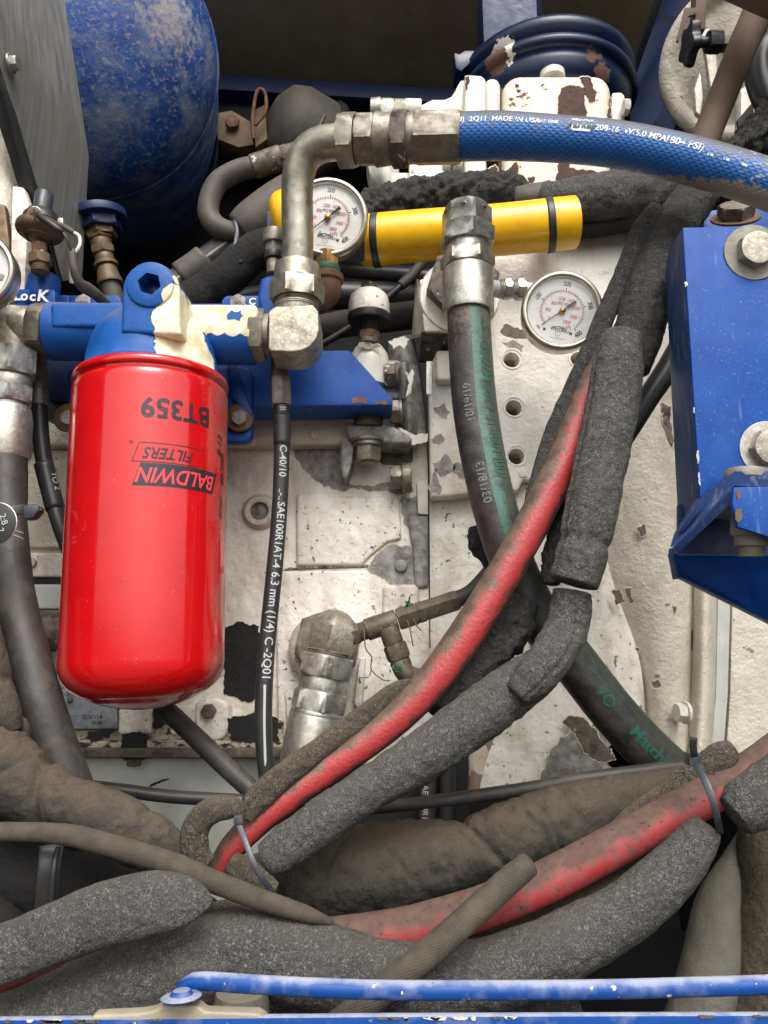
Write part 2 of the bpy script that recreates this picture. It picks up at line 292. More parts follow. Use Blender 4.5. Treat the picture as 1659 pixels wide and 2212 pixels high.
# red hose with dirt on one flank (angle round the hose comes from the UV map)
def hose_red_side(name, sgn):
    d = Nd(name); sx = d.n('ShaderNodeSeparateXYZ'); d.l(d.uv(), sx.inputs[0])
    nz = d.noise(60, 7, .65)
    a = d.ma('ADD', d.ma('MULTIPLY', sx.outputs[1], sgn), d.ma('MULTIPLY', d.ma('SUBTRACT', nz, .5), 1.9))
    f = d.rng(a, .05, .6)
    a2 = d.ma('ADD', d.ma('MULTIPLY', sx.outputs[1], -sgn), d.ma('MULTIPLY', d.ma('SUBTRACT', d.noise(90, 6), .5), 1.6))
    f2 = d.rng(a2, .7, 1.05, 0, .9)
    col = d.mix(d.rng(d.noise(300, 3), .3, .7), lin((166, 54, 54)), lin((150, 44, 46)))
    col = d.mix(d.rng(d.noise(330, 2), .68, .72), col, lin((80, 40, 38)))
    col = d.mix(f, col, d.mix(d.rng(d.noise(90, 5), .4, .6), lin((104, 84, 68)), lin((78, 62, 52))))
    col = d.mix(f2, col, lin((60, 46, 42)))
    d.put(d.b.inputs['Base Color'], col); d.b.inputs['Roughness'].default_value = .5
    bp = d.n('ShaderNodeBump'); bp.inputs['Distance'].default_value = .0008; bp.inputs['Strength'].default_value = .7
    d.l(d.noise(400, 4), bp.inputs['Height']); d.l(bp.outputs[0], d.b.inputs['Normal'])
    MATS[name] = d.m
hose_red_side('red_flank', 1)
# blue braided hose: woven relief, dirt along its top, worn white patches far along
def braid(name, c, c2, gap, n_around, pitch, dirt, blue=False):
    d = Nd(name); sx = d.n('ShaderNodeSeparateXYZ'); d.l(d.uv(), sx.inputs[0])
    L, A = sx.outputs[0], sx.outputs[1]            # L metres along, A angle (rad, 0 = towards the viewer side)
    a = d.ma('MULTIPLY', A, n_around / (2 * math.pi)); l = d.ma('DIVIDE', L, pitch)
    s1 = d.ma('SINE', d.ma('MULTIPLY', d.ma('ADD', a, l), 2 * math.pi)); s2 = d.ma('SINE', d.ma('MULTIPLY', d.ma('SUBTRACT', a, l), 2 * math.pi))
    pk = d.ma('SINE', d.ma('MULTIPLY', a, 2 * math.pi * 2)); wv = d.ma('MAXIMUM', s1, s2)
    h = d.ma('MULTIPLY', wv, d.ma('ADD', d.ma('MULTIPLY', pk, .15), .6))
    col = d.mix(d.rng(wv, -.1, .75), lin(gap), d.mix(d.rng(d.noise(200, 4), .35, .65), lin(c), lin(c2)))
    if blue:
        t = d.rng(d.ma('ADD', d.ma('MULTIPLY', A, -1.), d.ma('MULTIPLY', d.ma('SUBTRACT', d.noise(90, 6, .7), .5), 2.2)), .35, 1.1, 0, .92)
        col = d.mix(t, col, lin(dirt))
        w1 = d.rng(d.ma('ADD', d.rng(L, .16, .26), d.ma('MULTIPLY', d.ma('SUBTRACT', d.noise(240, 5, .7), .5), 3)), 1.1, 1.3, 0, .85)
        col = d.mix(w1, col, lin((176, 176, 168)))
        w2 = d.rng(d.ma('ADD', d.ma('SUBTRACT', d.ma('MULTIPLY', A, .8), d.rng(L, .17, .26, .5, -.35)), d.ma('MULTIPLY', d.ma('SUBTRACT', d.noise(120, 5), .5), 1.)), .42, .52)
        col = d.mix(w2, col, lin((150, 142, 126)))
    else:
        t = d.rng(d.noise(90, 6), .4, .65, 0, .7); col = d.mix(t, col, lin(dirt))
    bp = d.n('ShaderNodeBump'); bp.inputs['Distance'].default_value = .0006; bp.inputs['Strength'].default_value = .45
    d.l(d.ma('ADD', h, d.ma('MULTIPLY', d.noise(500, 3), .8)), bp.inputs['Height']); d.l(bp.outputs[0], d.b.inputs['Normal'])
    d.put(d.b.inputs['Base Color'], col); d.b.inputs['Roughness'].default_value = .5 if blue else .9
    MATS[name] = d.m
braid('blue_braid', (14, 90, 164), (26, 102, 174), (8, 76, 146), 26, .0062, (86, 84, 82), True)
braid('dusty_braid', (78, 71, 60), (66, 61, 53), (52, 48, 42), 30, .0044, (86, 77, 64))
# green-striped rubber hose: the stripe runs along the hose
def striped(name, lo, hi, st, Lmax=9.):
    d = Nd(name); sx = d.n('ShaderNodeSeparateXYZ'); d.l(d.uv(), sx.inputs[0]); A = sx.outputs[1]; L = sx.outputs[0]
    base = d.mix(d.rng(d.noise(70, 5), .4, .65), lin((40, 39, 40)), lin((70, 64, 58)))
    base = d.mix(d.rng(d.ma('ADD', d.rng(L, 0, .05, .35, 0), d.noise(240, 5)), .62, .8, 0, .8), base, lin((96, 84, 74)))
    inb = d.ma('MULTIPLY', d.ma('GREATER_THAN', A, lo), d.ma('LESS_THAN', A, hi))
    wear = d.rng(d.ma('ADD', d.noise(110, 6, .65), d.ma('MULTIPLY', d.ma('SUBTRACT', hi, A), .28)), .58, .72, 1, .15)
    wear = d.ma('MULTIPLY', wear, d.rng(L, Lmax, Lmax + .06, 1, .12))
    if Lmax < 9: base = d.mix(d.rng(A, -.6, -.75, 0, .35), base, lin((84, 98, 84)))
    col = d.mix(d.ma('MULTIPLY', inb, wear), base, lin(st))
    d.put(d.b.inputs['Base Color'], col); d.b.inputs['Roughness'].default_value = .5
    bp = d.n('ShaderNodeBump'); bp.inputs['Distance'].default_value = .0006; bp.inputs['Strength'].default_value = .5
    d.l(d.noise(420, 4), bp.inputs['Height']); d.l(bp.outputs[0], d.b.inputs['Normal']); MATS[name] = d.m
striped('green_stripe', -.62, -.1, (56, 98, 84), .20)
striped('white_stripe', -.35, -.2, (170, 164, 146))
striped('thin_white_stripe', -.6, -.3, (110, 124, 150))
# brushed panel
d = Nd('brushed_panel'); n1 = d.noise(120, 4, .6, 0, st=(1, 1, .03)); n2 = d.noise(12, 4)
c_ = d.mix(d.rng(n1, .3, .75), lin((112, 112, 110)), lin((158, 157, 153))); c_ = d.mix(d.rng(n2, .45, .75, 0, .5), c_, lin((116, 108, 96)))
d.put(d.b.inputs['Base Color'], c_); d.b.inputs['Roughness'].default_value = .42; d.b.inputs['Metallic'].default_value = .25; MATS['brushed_panel'] = d.m
# clear gauge glass
d = Nd('gauge_glass'); fr_ = d.n('ShaderNodeFresnel'); fr_.inputs[0].default_value = 1.5; fr = d.n('ShaderNodeMath', operation='MULTIPLY'); d.l(fr_.outputs[0], fr.inputs[0]); d.l(d.ma('SUBTRACT', 1., d.g.outputs['Backfacing']), fr.inputs[1]); tr = d.n('ShaderNodeBsdfTransparent'); gl = d.n('ShaderNodeBsdfGlossy'); gl.inputs['Roughness'].default_value = .04
mx = d.n('ShaderNodeMixShader'); d.l(fr.outputs[0], mx.inputs[0]); d.l(tr.outputs[0], mx.inputs[1]); d.l(gl.outputs[0], mx.inputs[2]); d.l(mx.outputs[0], d.t.nodes['Material Output'].inputs[0]); MATS['gauge_glass'] = d.m

# ---------------------------------------------------------------- shape builders
def spline(pts, step):
    p = [np.array(x, float) for x in pts]
    if len(p) == 2: p = [p[0], (p[0] + p[1]) / 2, p[1]]
    q = [2 * p[0] - p[1]] + p + [2 * p[-1] - p[-2]]
    out = []
    for i in range(1, len(q) - 2):
        a, b, c, d_ = q[i - 1:i + 3]; n = max(2, int(np.linalg.norm((c - b)[:3]) / step))
        for k in range(n):
            t = k / n; out.append(.5 * ((2 * b) + (-a + c) * t + (2 * a - 5 * b + 4 * c - d_) * t * t + (-a + 3 * b - 3 * c + d_) * t ** 3))
    out.append(q[-2]); return np.array(out)
class Tube:
    """path: (u, v, Y, r_units). angle 0 faces the viewer side (-Y), + turns from the tangent side."""
    def __init__(s, path, n=28, step=.004, flat=1., rot=0., lump=0., lf=60., cap=.25, squash=None, amin=None, amax=None, wall=None, seed=0, fold=(), slit=None, ridge=0.):
        w_ = [tuple(P(u, v, Y)) + (r * K(v, Y),) for (u, v, Y, r) in path]
        a = spline(w_, step); s.c = a[:, :3]; s.r = np.maximum(a[:, 3], 1e-4)
        t = np.gradient(s.c, axis=0); s.t = t / np.linalg.norm(t, axis=1)[:, None]
        ref = np.array([0, -1., 0]); N = []
        prev = None
        for k in range(len(s.t)):
            v = s.c[k] - np.array(EYE); v = -v / np.linalg.norm(v); tk = s.t[k]
            nn = v - tk * (v @ tk); l = np.linalg.norm(nn)
            nn = nn / l if l > .15 else (prev - tk * (prev @ tk)) / np.linalg.norm(prev - tk * (prev @ tk)) if prev is not None else np.cross(tk, [1, 0, 0])
            N.append(nn); prev = nn
        s.N = np.array(N); s.B = np.cross(s.t, s.N)
        d_ = np.linalg.norm(np.diff(s.c, axis=0), axis=1); s.s = np.concatenate([[0], np.cumsum(d_)])
        s.n, s.flat, s.rot, s.lump, s.lf, s.cap, s.amin, s.amax, s.wall, s.seed, s.fold, s.slit, s.ridge = n, flat, rot, lump, lf, cap, amin, amax, wall, seed, fold, slit, ridge
    def at(s, L, ang, ex=0.):
        L = min(max(L, 0), s.s[-1]); f = lambda A: np.array([np.interp(L, s.s, A[:, k]) for k in range(3)])
        c, N, B = f(s.c), f(s.N), f(s.B); r = np.interp(L, s.s, s.r) + ex
        return c + r * (math.cos(ang) * N + math.sin(ang) * B)
    def mesh(s):
        m = len(s.c); vs, uv, fs = [], [], []
        part = s.amin is not None
        th = np.linspace(s.amax if part else math.pi, s.amin if part else -math.pi, s.n + 1)
        if part: th = np.concatenate([th, th[::-1]])
        cnt = len(th); cr, sr = math.cos(s.rot), math.sin(s.rot)
        rings = [(k, 1., 0.) for k in range(m)]
        if s.cap and not part:
            c_ = s.cap
            rings = [(0, .0, -c_), (0, .45, -c_), (0, .8, -c_ * .75), (0, .95, -c_ * .35)] + rings + [(m - 1, .95, c_ * .35), (m - 1, .8, c_ * .75), (m - 1, .45, c_), (m - 1, 0., c_)]
        for (k, q, off) in rings:
            r = s.r[k]; c = s.c[k] + s.t[k] * off * r
            for j, a in enumerate(th):
                rr = r * q
                if part and j >= cnt // 2: rr = (r - s.wall * (r / s.r.max())) * q
                x, y = math.cos(a) * rr * s.flat, math.sin(a) * rr
                x, y = x * cr - y * sr, x * sr + y * cr
                p = c + x * s.N[k] + y * s.B[k]
                if s.lump:
                    nz = noise.fractal(Vector(p) * s.lf + Vector((s.seed, 0, 0)), .6, 2.1, 3)
                    p = c + (p - c) * (1 + s.lump * nz)
                if s.ridge:
                    q_ = Vector((s.s[k] * 130, a * 1.3, s.seed)); p = c + (p - c) * (1 - s.ridge * max(0, .22 - abs(noise.noise(q_))) * 4 * (.5 + noise.noise(Vector(p) * 30)))
                if s.slit:
                    e = (a - s.slit[0] - .25 * noise.noise(Vector((s.s[k] * 25, 0, 3)))) / s.slit[1]; p = c + (p - c) * (1 - s.slit[2] * math.exp(-e * e))
                for (L0, am, wd, tilt) in s.fold:
                    e = (s.s[k] - L0 - tilt * y) / wd; p = c + (p - c) * (1 - am * math.exp(-e * e))
                vs.append(p); uv.append((s.s[k], a))
        for i in range(len(rings) - 1):
            for j in range(cnt - 1):
                a = i * cnt + j; fs.append((a, a + cnt, a + cnt + 1, a + 1))
            if part: a = i * cnt; fs.append((a + cnt - 1, a + 2 * cnt - 1, a + cnt, a))
        if part:
            for b_, fl in ((0, 1), ((len(rings) - 1) * cnt, 0)):
                for j in range(cnt // 2 - 1):
                    q = (b_ + j, b_ + j + 1, b_ + cnt - 2 - j, b_ + cnt - 1 - j); fs.append(q if fl else q[::-1])
        return mesh(vs, fs, uv)
def tube(name, mt, path, parent=None, label=None, cat=None, group=None, **kw):
    t = Tube(path, **kw); o = obj(name, t.mesh(), MATS[mt], parent, label, cat, group, sharp=0 if t.amin is None else 50); t.o = o; return t

def lathe_me(A, D, prof, k, up=None, n=48, phase=0.):
    """prof: (t, r[, 'h'[, clip]]) in picture units, along unit direction D from A"""
    D = Vector(D).normalized(); up = Vector(up) if up else (Vector((0, -1, 0)) if abs(D.y) < .9 else Vector((0, 0, 1)))
    X = (up - D * up.dot(D)).normalized(); Yv = D.cross(X); vs, fs = [], []
    for p in prof:
        t, r = p[0], p[1]; hx = len(p) > 2
        for j in range(n):
            a = 2 * math.pi * j / n - phase; rr = r
            if hx:
                q = (a + phase) % (math.pi / 3) - math.pi / 6; rr = r * .866 / math.cos(q)
                if len(p) > 3: rr = min(rr, r * p[3])
            vs.append(A + D * (t * k) + (X * math.cos(a) + Yv * math.sin(a)) * (rr * k))
    for i in range(len(prof) - 1):
        for j in range(n):
            a, b = i * n + j, i * n + (j + 1) % n; fs.append((a, b, b + n, a + n))
    fs.append(tuple(range(n))[::-1]); fs.append(tuple((len(prof) - 1) * n + j for j in range(n)))
    return mesh(vs, fs)
def pf(kind, t0, t1, r0, r1=None):
    r1 = r0 if r1 is None else r1; e = min(abs(t1 - t0) * .16, 5)
    if kind == 'hex': return [(t0, r0, 'h', .885), (t0 + e * .9, r0, 'h'), (t1 - e * .9, r0, 'h'), (t1, r0, 'h', .885)]
    if kind == 'cyl': e *= .5; return [(t0, r0 - e), (t0 + e * .4, r0 - e * .25), (t0 + e, r0), (t1 - e, r1), (t1 - e * .4, r1 - e * .25), (t1, r1 - e)]
    if kind == 'thread':
        o = []; q = max(2, int(abs(t1 - t0) / 4)); 
        for i in range(q): a = t0 + (t1 - t0) * i / q; b = t0 + (t1 - t0) * (i + .5) / q; o += [(a, r0 * .93), (b, r0)]
        return o + [(t1, r0 * .93)]
    if kind == 'lip': return [(t0, r0 * .8), (t0, r0 * .97), (t0 + e, r0), (t1 - e, r0), (t1, r0 * .97), (t1, r0 * .8)]
    if kind == 'cone': return [(t0, r0), (t1, r1)]
    if kind == 'dome':
        return [(t0, r0)] + [(t0 + (t1 - t0) * math.sin(a), max(r0 * math.cos(a), .01)) for a in np.linspace(.15, math.pi / 2, 7)]
def chain(par, u0, v0, Y0, u1, v1, Y1, items, mt, k=None, phase=0.):
    """fittings in a row on the axis from point 0 to point 1; t in picture units from point 0"""
    A, B = P(u0, v0, Y0), P(u1, v1, Y1); k = k or K(v0, Y0); out = []
    for it in items:
        nm, kd, t0, t1, r0 = it[:5]; r1 = it[5] if len(it) > 5 and it[5] else None; m_ = it[6] if len(it) > 6 else mt; ph = it[7] if len(it) > 7 else phase
        out.append(obj(nm, lathe_me(A, B - A, pf(kd, t0, t1, r0, r1), k, phase=ph), MATS[m_], par, sharp=28))
    return out

def bevel_me(bm, w_, seg=2, ang=30):
    bm.normal_update()
    es = [e for e in bm.edges if len(e.link_faces) == 2 and e.calc_face_angle(0) > R(ang)]
    if es and w_ > 0: bmesh.ops.bevel(bm, geom=es, offset=w_, segments=seg, affect='EDGES', clamp_overlap=True, profile=.6)
    me = bpy.data.meshes.new('m'); bm.to_mesh(me); bm.free(); return me
def slab_me(pts, Y=None, th=.02, bev=.0015, back=None, seg=2):
    """outline in picture units, its front at depth Y (or own depth per point), solid behind by th metres"""
    w_ = [P(p[0], p[1], p[2] if len(p) > 2 else Y) for p in pts]
    bm = bmesh.new(); off = Vector(back) if back else Vector((0, th, 0))
    a = [bm.verts.new(p) for p in w_]; b = [bm.verts.new(p + off) for p in w_]; n = len(a)
    bm.faces.new(a); bm.faces.new(b[::-1])
    for i in range(n): bm.faces.new((a[i], b[i], b[(i + 1) % n], a[(i + 1) % n]))
    bmesh.ops.recalc_face_normals(bm, faces=bm.faces[:])
    return bevel_me(bm, bev, seg)
def slab(name, mt, pts, Y=None, th=.02, par=None, bev=.0015, back=None, seg=2, **kw):
    return obj(name, slab_me(pts, Y, th, bev, back, seg), MATS[mt], par, **kw)
def rr(u0, v0, u1, v1, r, n=5, corners='abcd'):
    o = []
    for key, cx, cy, a0 in (('a', u0 + r, v0 + r, 180), ('b', u1 - r, v0 + r, 270), ('c', u1 - r, v1 - r, 0), ('d', u0 + r, v1 - r, 90)):
        if key in corners: o += [(cx + r * math.cos(R(a0 + 90 * i / n)), cy + r * math.sin(R(a0 + 90 * i / n))) for i in range(n + 1)]
        else: o.append((u0 if key in 'ad' else u1, v0 if key in 'ab' else v1))
    return o
def circ(u, v, r, n=24, ry=None, a0=0, a1=360):
    ry = ry or r; e = 0 if a1 - a0 == 360 else 1
    return [(u + r * math.cos(R(a0 + (a1 - a0) * i / (n - e))), v + ry * math.sin(R(a0 + (a1 - a0) * i / (n - e)))) for i in range(n)]
def ragged(pts, amp=4., step=7., seed=1):
    rnd = random.Random(seed); step = min(step, 3.5)
    def rec(p, q):
        l = math.hypot(q[0] - p[0], q[1] - p[1])
        if l < step: return [p]
        d = rnd.uniform(-.17, .17) * min(l, amp * 9); m = ((p[0] + q[0]) / 2 - (q[1] - p[1]) / l * d, (p[1] + q[1]) / 2 + (q[0] - p[0]) / l * d)
        return rec(p, m) + rec(m, q)
    o = []
    for i, p in enumerate(pts): o += rec(tuple(p[:2]), tuple(pts[(i + 1) % len(pts)][:2]))
    return o
def patch(name, mt, pts, Y, par, amp=4., seed=1, lift=.0005, **kw):
    out = ragged(pts, amp, 8, seed)
    if name in ('bare_patch', 'rust_patch') and lift > .0004:
        cu, cv = sum(p[0] for p in out) / len(out), sum(p[1] for p in out) / len(out)
        big = [(p[0] + (p[0] - cu) / (math.hypot(p[0] - cu, p[1] - cv) + 1) * 2.2, p[1] + (p[1] - cv) / (math.hypot(p[0] - cu, p[1] - cv) + 1) * 2.2) for p in out]
        patch('chip_edge', 'chip_edge', big, Y, par, 1, seed + 1, .0003)
    w_ = [P(p[0], p[1], Y - lift) for p in out]
    bm = bmesh.new(); f = bm.faces.new([bm.verts.new(p) for p in w_])
    r = bmesh.ops.extrude_face_region(bm, geom=[f]); bmesh.ops.translate(bm, verts=[v for v in r['geom'] if isinstance(v, bmesh.types.BMVert)], vec=(0, lift * .96, 0))
    bmesh.ops.recalc_face_normals(bm, faces=bm.faces[:]); bmesh.ops.triangulate(bm, faces=bm.faces[:])
    me = bpy.data.meshes.new('m'); bm.to_mesh(me); bm.free(); return obj(name, me, MATS[mt], par, **kw)
def sheet_me(rows, nu=10, nv=10, depth=.03):
    """grid of control points (u, v, Y) -> smooth solid casting surface with sides going back by depth"""
    G = [spline([tuple(P(*p)) for p in r], 1e9) for r in rows]
    def res(line, n):
        line = [np.array(x, float) for x in line]; q = [2 * line[0] - line[1]] + line + [2 * line[-1] - line[-2]]; o = []
        for i in range(1, len(q) - 2):
            a, b, c, d_ = q[i - 1:i + 3]
            for k in range(n):
                t = k / n; o.append(.5 * ((2 * b) + (-a + c) * t + (2 * a - 5 * b + 4 * c - d_) * t * t + (-a + 3 * b - 3 * c + d_) * t ** 3))
        o.append(q[-2]); return o
    g = [res([P(*p) for p in r], nu) for r in rows]; g = [res([g[i][j] for i in range(len(g))], nv) for j in range(len(g[0]))]
    m, n = len(g), len(g[0]); vs = [p for c in g for p in c]; fs = [(j * n + i, j * n + i + 1, (j + 1) * n + i + 1, (j + 1) * n + i) for j in range(m - 1) for i in range(n - 1)]
    rim = [j * n for j in range(m)] + [(m - 1) * n + i for i in range(1, n)] + [j * n + n - 1 for j in range(m - 2, -1, -1)] + [i for i in range(n - 2, 0, -1)]
    b0 = len(vs); vs += [vs[i] + np.array([0, depth, 0]) for i in rim]; q = len(rim)
    for i in range(q): fs.append((rim[i], rim[(i + 1) % q], b0 + (i + 1) % q, b0 + i))
    bm = bmesh.new(); vv = [bm.verts.new(v) for v in vs]
    for f in fs:
        try: bm.faces.new([vv[i] for i in f])
        except ValueError: pass
    bmesh.ops.recalc_face_normals(bm, faces=bm.faces[:])
    s_ = sum(f.normal.y * f.calc_area() for f in bm.faces)
    if s_ > 0: bmesh.ops.reverse_faces(bm, faces=bm.faces[:])
    me = bpy.data.meshes.new('m'); bm.to_mesh(me); bm.free(); return me
def sheet(name, mt, rows, par=None, nu=10, nv=10, depth=.03, **kw): return obj(name, sheet_me(rows, nu, nv, depth), MATS[mt], par, **kw)
def cut(o, cutters):
    bpy.context.view_layer.update()
    for c in cutters:
        m = o.modifiers.new('b', 'BOOLEAN'); m.operation = 'DIFFERENCE'; m.object = c; m.solver = 'EXACT'
    bpy.context.view_layer.update(); dg = bpy.context.evaluated_depsgraph_get()
    me = bpy.data.meshes.new_from_object(o.evaluated_get(dg)); o.modifiers.clear(); o.data = me
    for c in cutters: bpy.data.objects.remove(c)
    me.shade_smooth(); me.set_sharp_from_angle(angle=R(38))
def join(mes):
    bm = bmesh.new()
    for m in mes: bm.from_mesh(m)
    me = bpy.data.meshes.new('m'); bm.to_mesh(me); bm.free(); return me

# ---------------------------------------------------------------- lettering
_tc = {}
def text_me(s, size=1., bold=0., shear=0., align='CENTER', squeeze=1., space=1., cutup=False):
    c = bpy.data.curves.new('t', 'FONT'); c.body = s; c.size = size; c.offset = bold * size; c.shear = shear
    c.align_x = align; c.align_y = 'CENTER'; c.space_character = space; c.resolution_u = 3; c.fill_mode = 'BOTH'
    o = bpy.data.objects.new('t', c); COL.objects.link(o); bpy.context.view_layer.update()
    me = bpy.data.meshes.new_from_object(o.evaluated_get(bpy.context.evaluated_depsgraph_get()))
    bpy.data.objects.remove(o); bm = bmesh.new(); bm.from_mesh(me)
    for v in bm.verts: v.co.x *= squeeze
    bmesh.ops.remove_doubles(bm, verts=bm.verts[:], dist=size * 1e-4)
    if cutup:
        for i in range(-5, 6): bmesh.ops.bisect_plane(bm, geom=bm.verts[:] + bm.edges[:] + bm.faces[:], plane_co=(0, i * size * .13, 0), plane_no=(0, 1, 0))
    me2 = bpy.data.meshes.new('t'); bm.to_mesh(me2); bm.free(); return me2
def on_tube(name, mt, s, T, L, ang, size, par, flip=1, vert=False, split=True, lift=.0004, **kw):
    """wrap print round a tube: L metres along its path, ang round it"""
    me = text_me(s, size, cutup=True, **kw); r = float(np.interp(L, T.s, T.r))
    for v in me.vertices:
        x, y = v.co.x * flip, v.co.y * flip
        dl, da = (-y, -x) if vert else (x, -y)
        v.co = T.at(L + dl, ang + da / r, lift)
    me.update(); return obj(name, me, MATS[mt], par, sharp=0)
def on_plane(name, mt, s, u, v, Y, size_units, par, tilt=0., X=None, U=None, lift=.0004, **kw):
    me = text_me(s, size_units * K(v, Y), **kw); X = Vector(X) if X else Vector((1, 0, 0)); U = Vector(U) if U else Vector((0, 0, 1))
    c, sn = math.cos(R(tilt)), math.sin(R(tilt)); o = P(u, v, Y) - (X.cross(U)).normalized() * -lift
    for q in me.vertices: x, y = q.co.x * c - q.co.y * sn, q.co.x * sn + q.co.y * c; q.co = o + X * x + U * y
    me.update(); return obj(name, me, MATS[mt], par, sharp=0)

def bolt(par, u, v, Y, D, r, h, wr=0, wt=4, mt='dull_steel', nm='bolt_head', phase=.2, wm=None, n=36):
    k = K(v, Y); A = P(u, v, Y); D = Vector(D).normalized(); t = 0
    if wr: obj('washer', lathe_me(A, D, pf('cyl', 0, wt, wr), k), MATS[wm or mt], par, sharp=28); t = wt
    return obj(nm, lathe_me(A, D, pf('hex', t, t + h, r) + [(t + h + .6, r * .8), (t + h + 1, r * .6)], k, phase=phase), MATS[mt], par, sharp=28)
FRONT = Vector((0, -1, 0)); DOWN = Vector((0, 0, -1)); UPV = Vector((0, 0, 1)); RT = Vector((1, 0, 0)); LF = Vector((-1, 0, 0))
def strap(name, mt, path, width, par=None, thick=3, **kw):
    """flat band following picture points; thick and width in picture units"""
    return tube(name, mt, [(u, v, Y, width / 2) for (u, v, Y, *_) in path], par, flat=thick / width, n=16, cap=.02, **kw)

# ================================================================ THE SETTING
def box_me(x0, x1, y0, y1, z0, z1):
    bm = bmesh.new(); bmesh.ops.create_cube(bm, size=1)
    for v in bm.verts: v.co = Vector(((x0 + x1) / 2 + v.co.x * (x1 - x0), (y0 + y1) / 2 + v.co.y * (y1 - y0), (z0 + z1) / 2 + v.co.z * (z1 - z0)))
    me = bpy.data.meshes.new('m'); bm.to_mesh(me); bm.free(); return me
g = bmesh.new(); bmesh.ops.create_circle(g, cap_ends=True, radius=200, segments=64); me = bpy.data.meshes.new('m'); g.to_mesh(me); g.free()
o = obj('ground', me, MATS['ground_dirt'], kind='structure', sharp=0)
obj('wall', box_me(-1.1, 1.1, 1.62, 1.66, .7, 2.9), MATS['black_steel'], kind='structure')
obj('wall', box_me(-.66, -.63, .27, 1.62, .7, 2.6), MATS['dark_steel'], kind='structure')  # unseen; front edge brought forward to cut off the filter's sky reflection
obj('wall', box_me(.60, .63, .36, 1.62, .7, 2.6), MATS['dark_steel'], kind='structure')
obj('floor', box_me(-.63, .60, .40, 1.62, .90, .93), MATS['black_steel'], kind='structure')  # dark panel added under the hoses to block light from the ground
# beige panel leaning over the back of the compartment: top edge comes towards the viewer
slab('ceiling', 'beige_panel', [(300, 150, 1.5), (1000, 205, 1.5), (1700, 255, 1.5), (1700, -420, .98), (300, -420, .98)], th=.02, bev=0, back=(0, .02, .03), kind='structure')
obj('ceiling', box_me(-.63, .60, .96, 1.62, 2.95, 2.98), MATS['dark_steel'], kind='structure')

slab('ceiling', 'dark_steel', [(-800, -420, .98), (2600, -420, .98), (2600, -2600, .45), (-800, -2600, .45)], th=.02, bev=0, back=(0, .02, .03), kind='structure')  # unseen hood added above the view to darken the compartment's upper part

t = thing('roof_beam', 'dark blue cross beam under the lower edge of the beige panel', 'beam')
slab('beam', 'blue_dark', [(430, 158, 1.40), (985, 193, 1.40), (985, 222, 1.40), (430, 190, 1.40)], th=.04, par=t)
slab('beam_web', 'dark_steel', [(430, 190, 1.44), (985, 222, 1.44), (985, 300, 1.44), (430, 300, 1.44)], th=.03, par=t)
t = thing('roof_brace', 'dark blue sloping brace between beige panel and white disc', 'brace')
slab('brace_plate', 'blue_dark', [(1440, -40, 1.1), (1530, -40, 1.1), (1445, 330, 1.2), (1330, 330, 1.25), (1350, 210, 1.25)], th=.03, par=t)
slab('brace_rib', 'dark_steel', [(1428, -40, 1.08), (1446, -40, 1.08), (1362, 195, 1.2), (1340, 230, 1.2)], th=.02, par=t)
t = thing('support_post', 'short dark blue post standing on the round air cleaner lid', 'post')
slab('post_face', 'blue_dark', [(1040, -40), (1158, -40), (1162, 78), (1045, 90)], 1.02, .06, t)
slab('post_side', 'blue_dark', [(1158, -40, 1.021), (1172, -40, 1.07), (1172, 85, 1.07), (1162, 84, 1.021)], th=.01, par=t, bev=0)

# ---- far clutter in the dark behind
t = thing('pump_bracket', 'dusty brown metal bracket with loop in the dark behind tank', 'bracket')
slab('plate', 'dust_metal', [(463, 245), (500, 238), (540, 262), (548, 312), (515, 318), (470, 300)], 1.28, .03, t)
slab('tab', 'dust_metal', [(545, 240), (572, 225), (577, 300), (552, 318)], 1.26, .02, t)
bolt(t, 503, 268, 1.275, FRONT, 16, 10, mt='rusty_steel')
tube('loop', 'rusty_steel', [(548, 300, 1.24, 4), (546, 250, 1.24, 4), (556, 196, 1.24, 4), (572, 200, 1.24, 4), (574, 240, 1.24, 4), (552, 270, 1.24, 4)], t, n=10)
t = thing('air_drum', 'dull dark drum lying in shadow behind the steel elbow pipe', 'drum')
A = P(640, 290, 1.30); D_ = Vector((.8, .5, -.15)).normalized(); kk = K(290, 1.3)
obj('drum_shell', lathe_me(A, D_, [(-66, 20), (-60, 55), (-40, 84), (-10, 96), (60, 96)], kk), MATS['grey_rubber'], t)
obj('drum_band', lathe_me(A, D_, [(56, 99), (60, 102), (72, 102), (76, 99)], kk), MATS['black_steel'], t)
tube('bail', 'grimy_metal', [(655, 320, 1.16, 4), (680, 290, 1.16, 4), (702, 250, 1.16, 4)], t, n=10)

# ================================================================ LEFT TOP: grey panel, tank
t = thing('cabinet_panel', 'grey brushed metal side panel sloping in from the upper left', 'panel')
PN = [(-60, -40, .60), (134, -40, .80), (191, 338, .82), (178, 600, .84), (130, 608, .80), (112, 530, .765), (84, 440, .715), (-30, 60, .62)]
slab('panel_sheet', 'brushed_panel', PN, th=.004, par=t, bev=.0006, back=(-.004, .002, 0))
slab('panel_edge', 'dirty_brass', [(-34, 52, .615), (-28, 56, .613), (91, 440, .708), (134, 606, .79), (130, 606, .797), (85, 440, .712)], th=.003, par=t, bev=.0003)
k = K(138, .66); n_ = (P(*PN[1]) - P(*PN[0])).cross(P(*PN[3]) - P(*PN[1])).normalized(); n_ = n_ if n_.y < 0 else -n_
A = P(22, 138, .655)
obj('washer', lathe_me(A, n_, pf('cyl', 0, 4, 20), k), MATS['zinc'], t, sharp=28)
obj('bolt_head', lathe_me(A, n_, pf('hex', 4, 18, 17), k, phase=.3), MATS['zinc'], t, sharp=28)
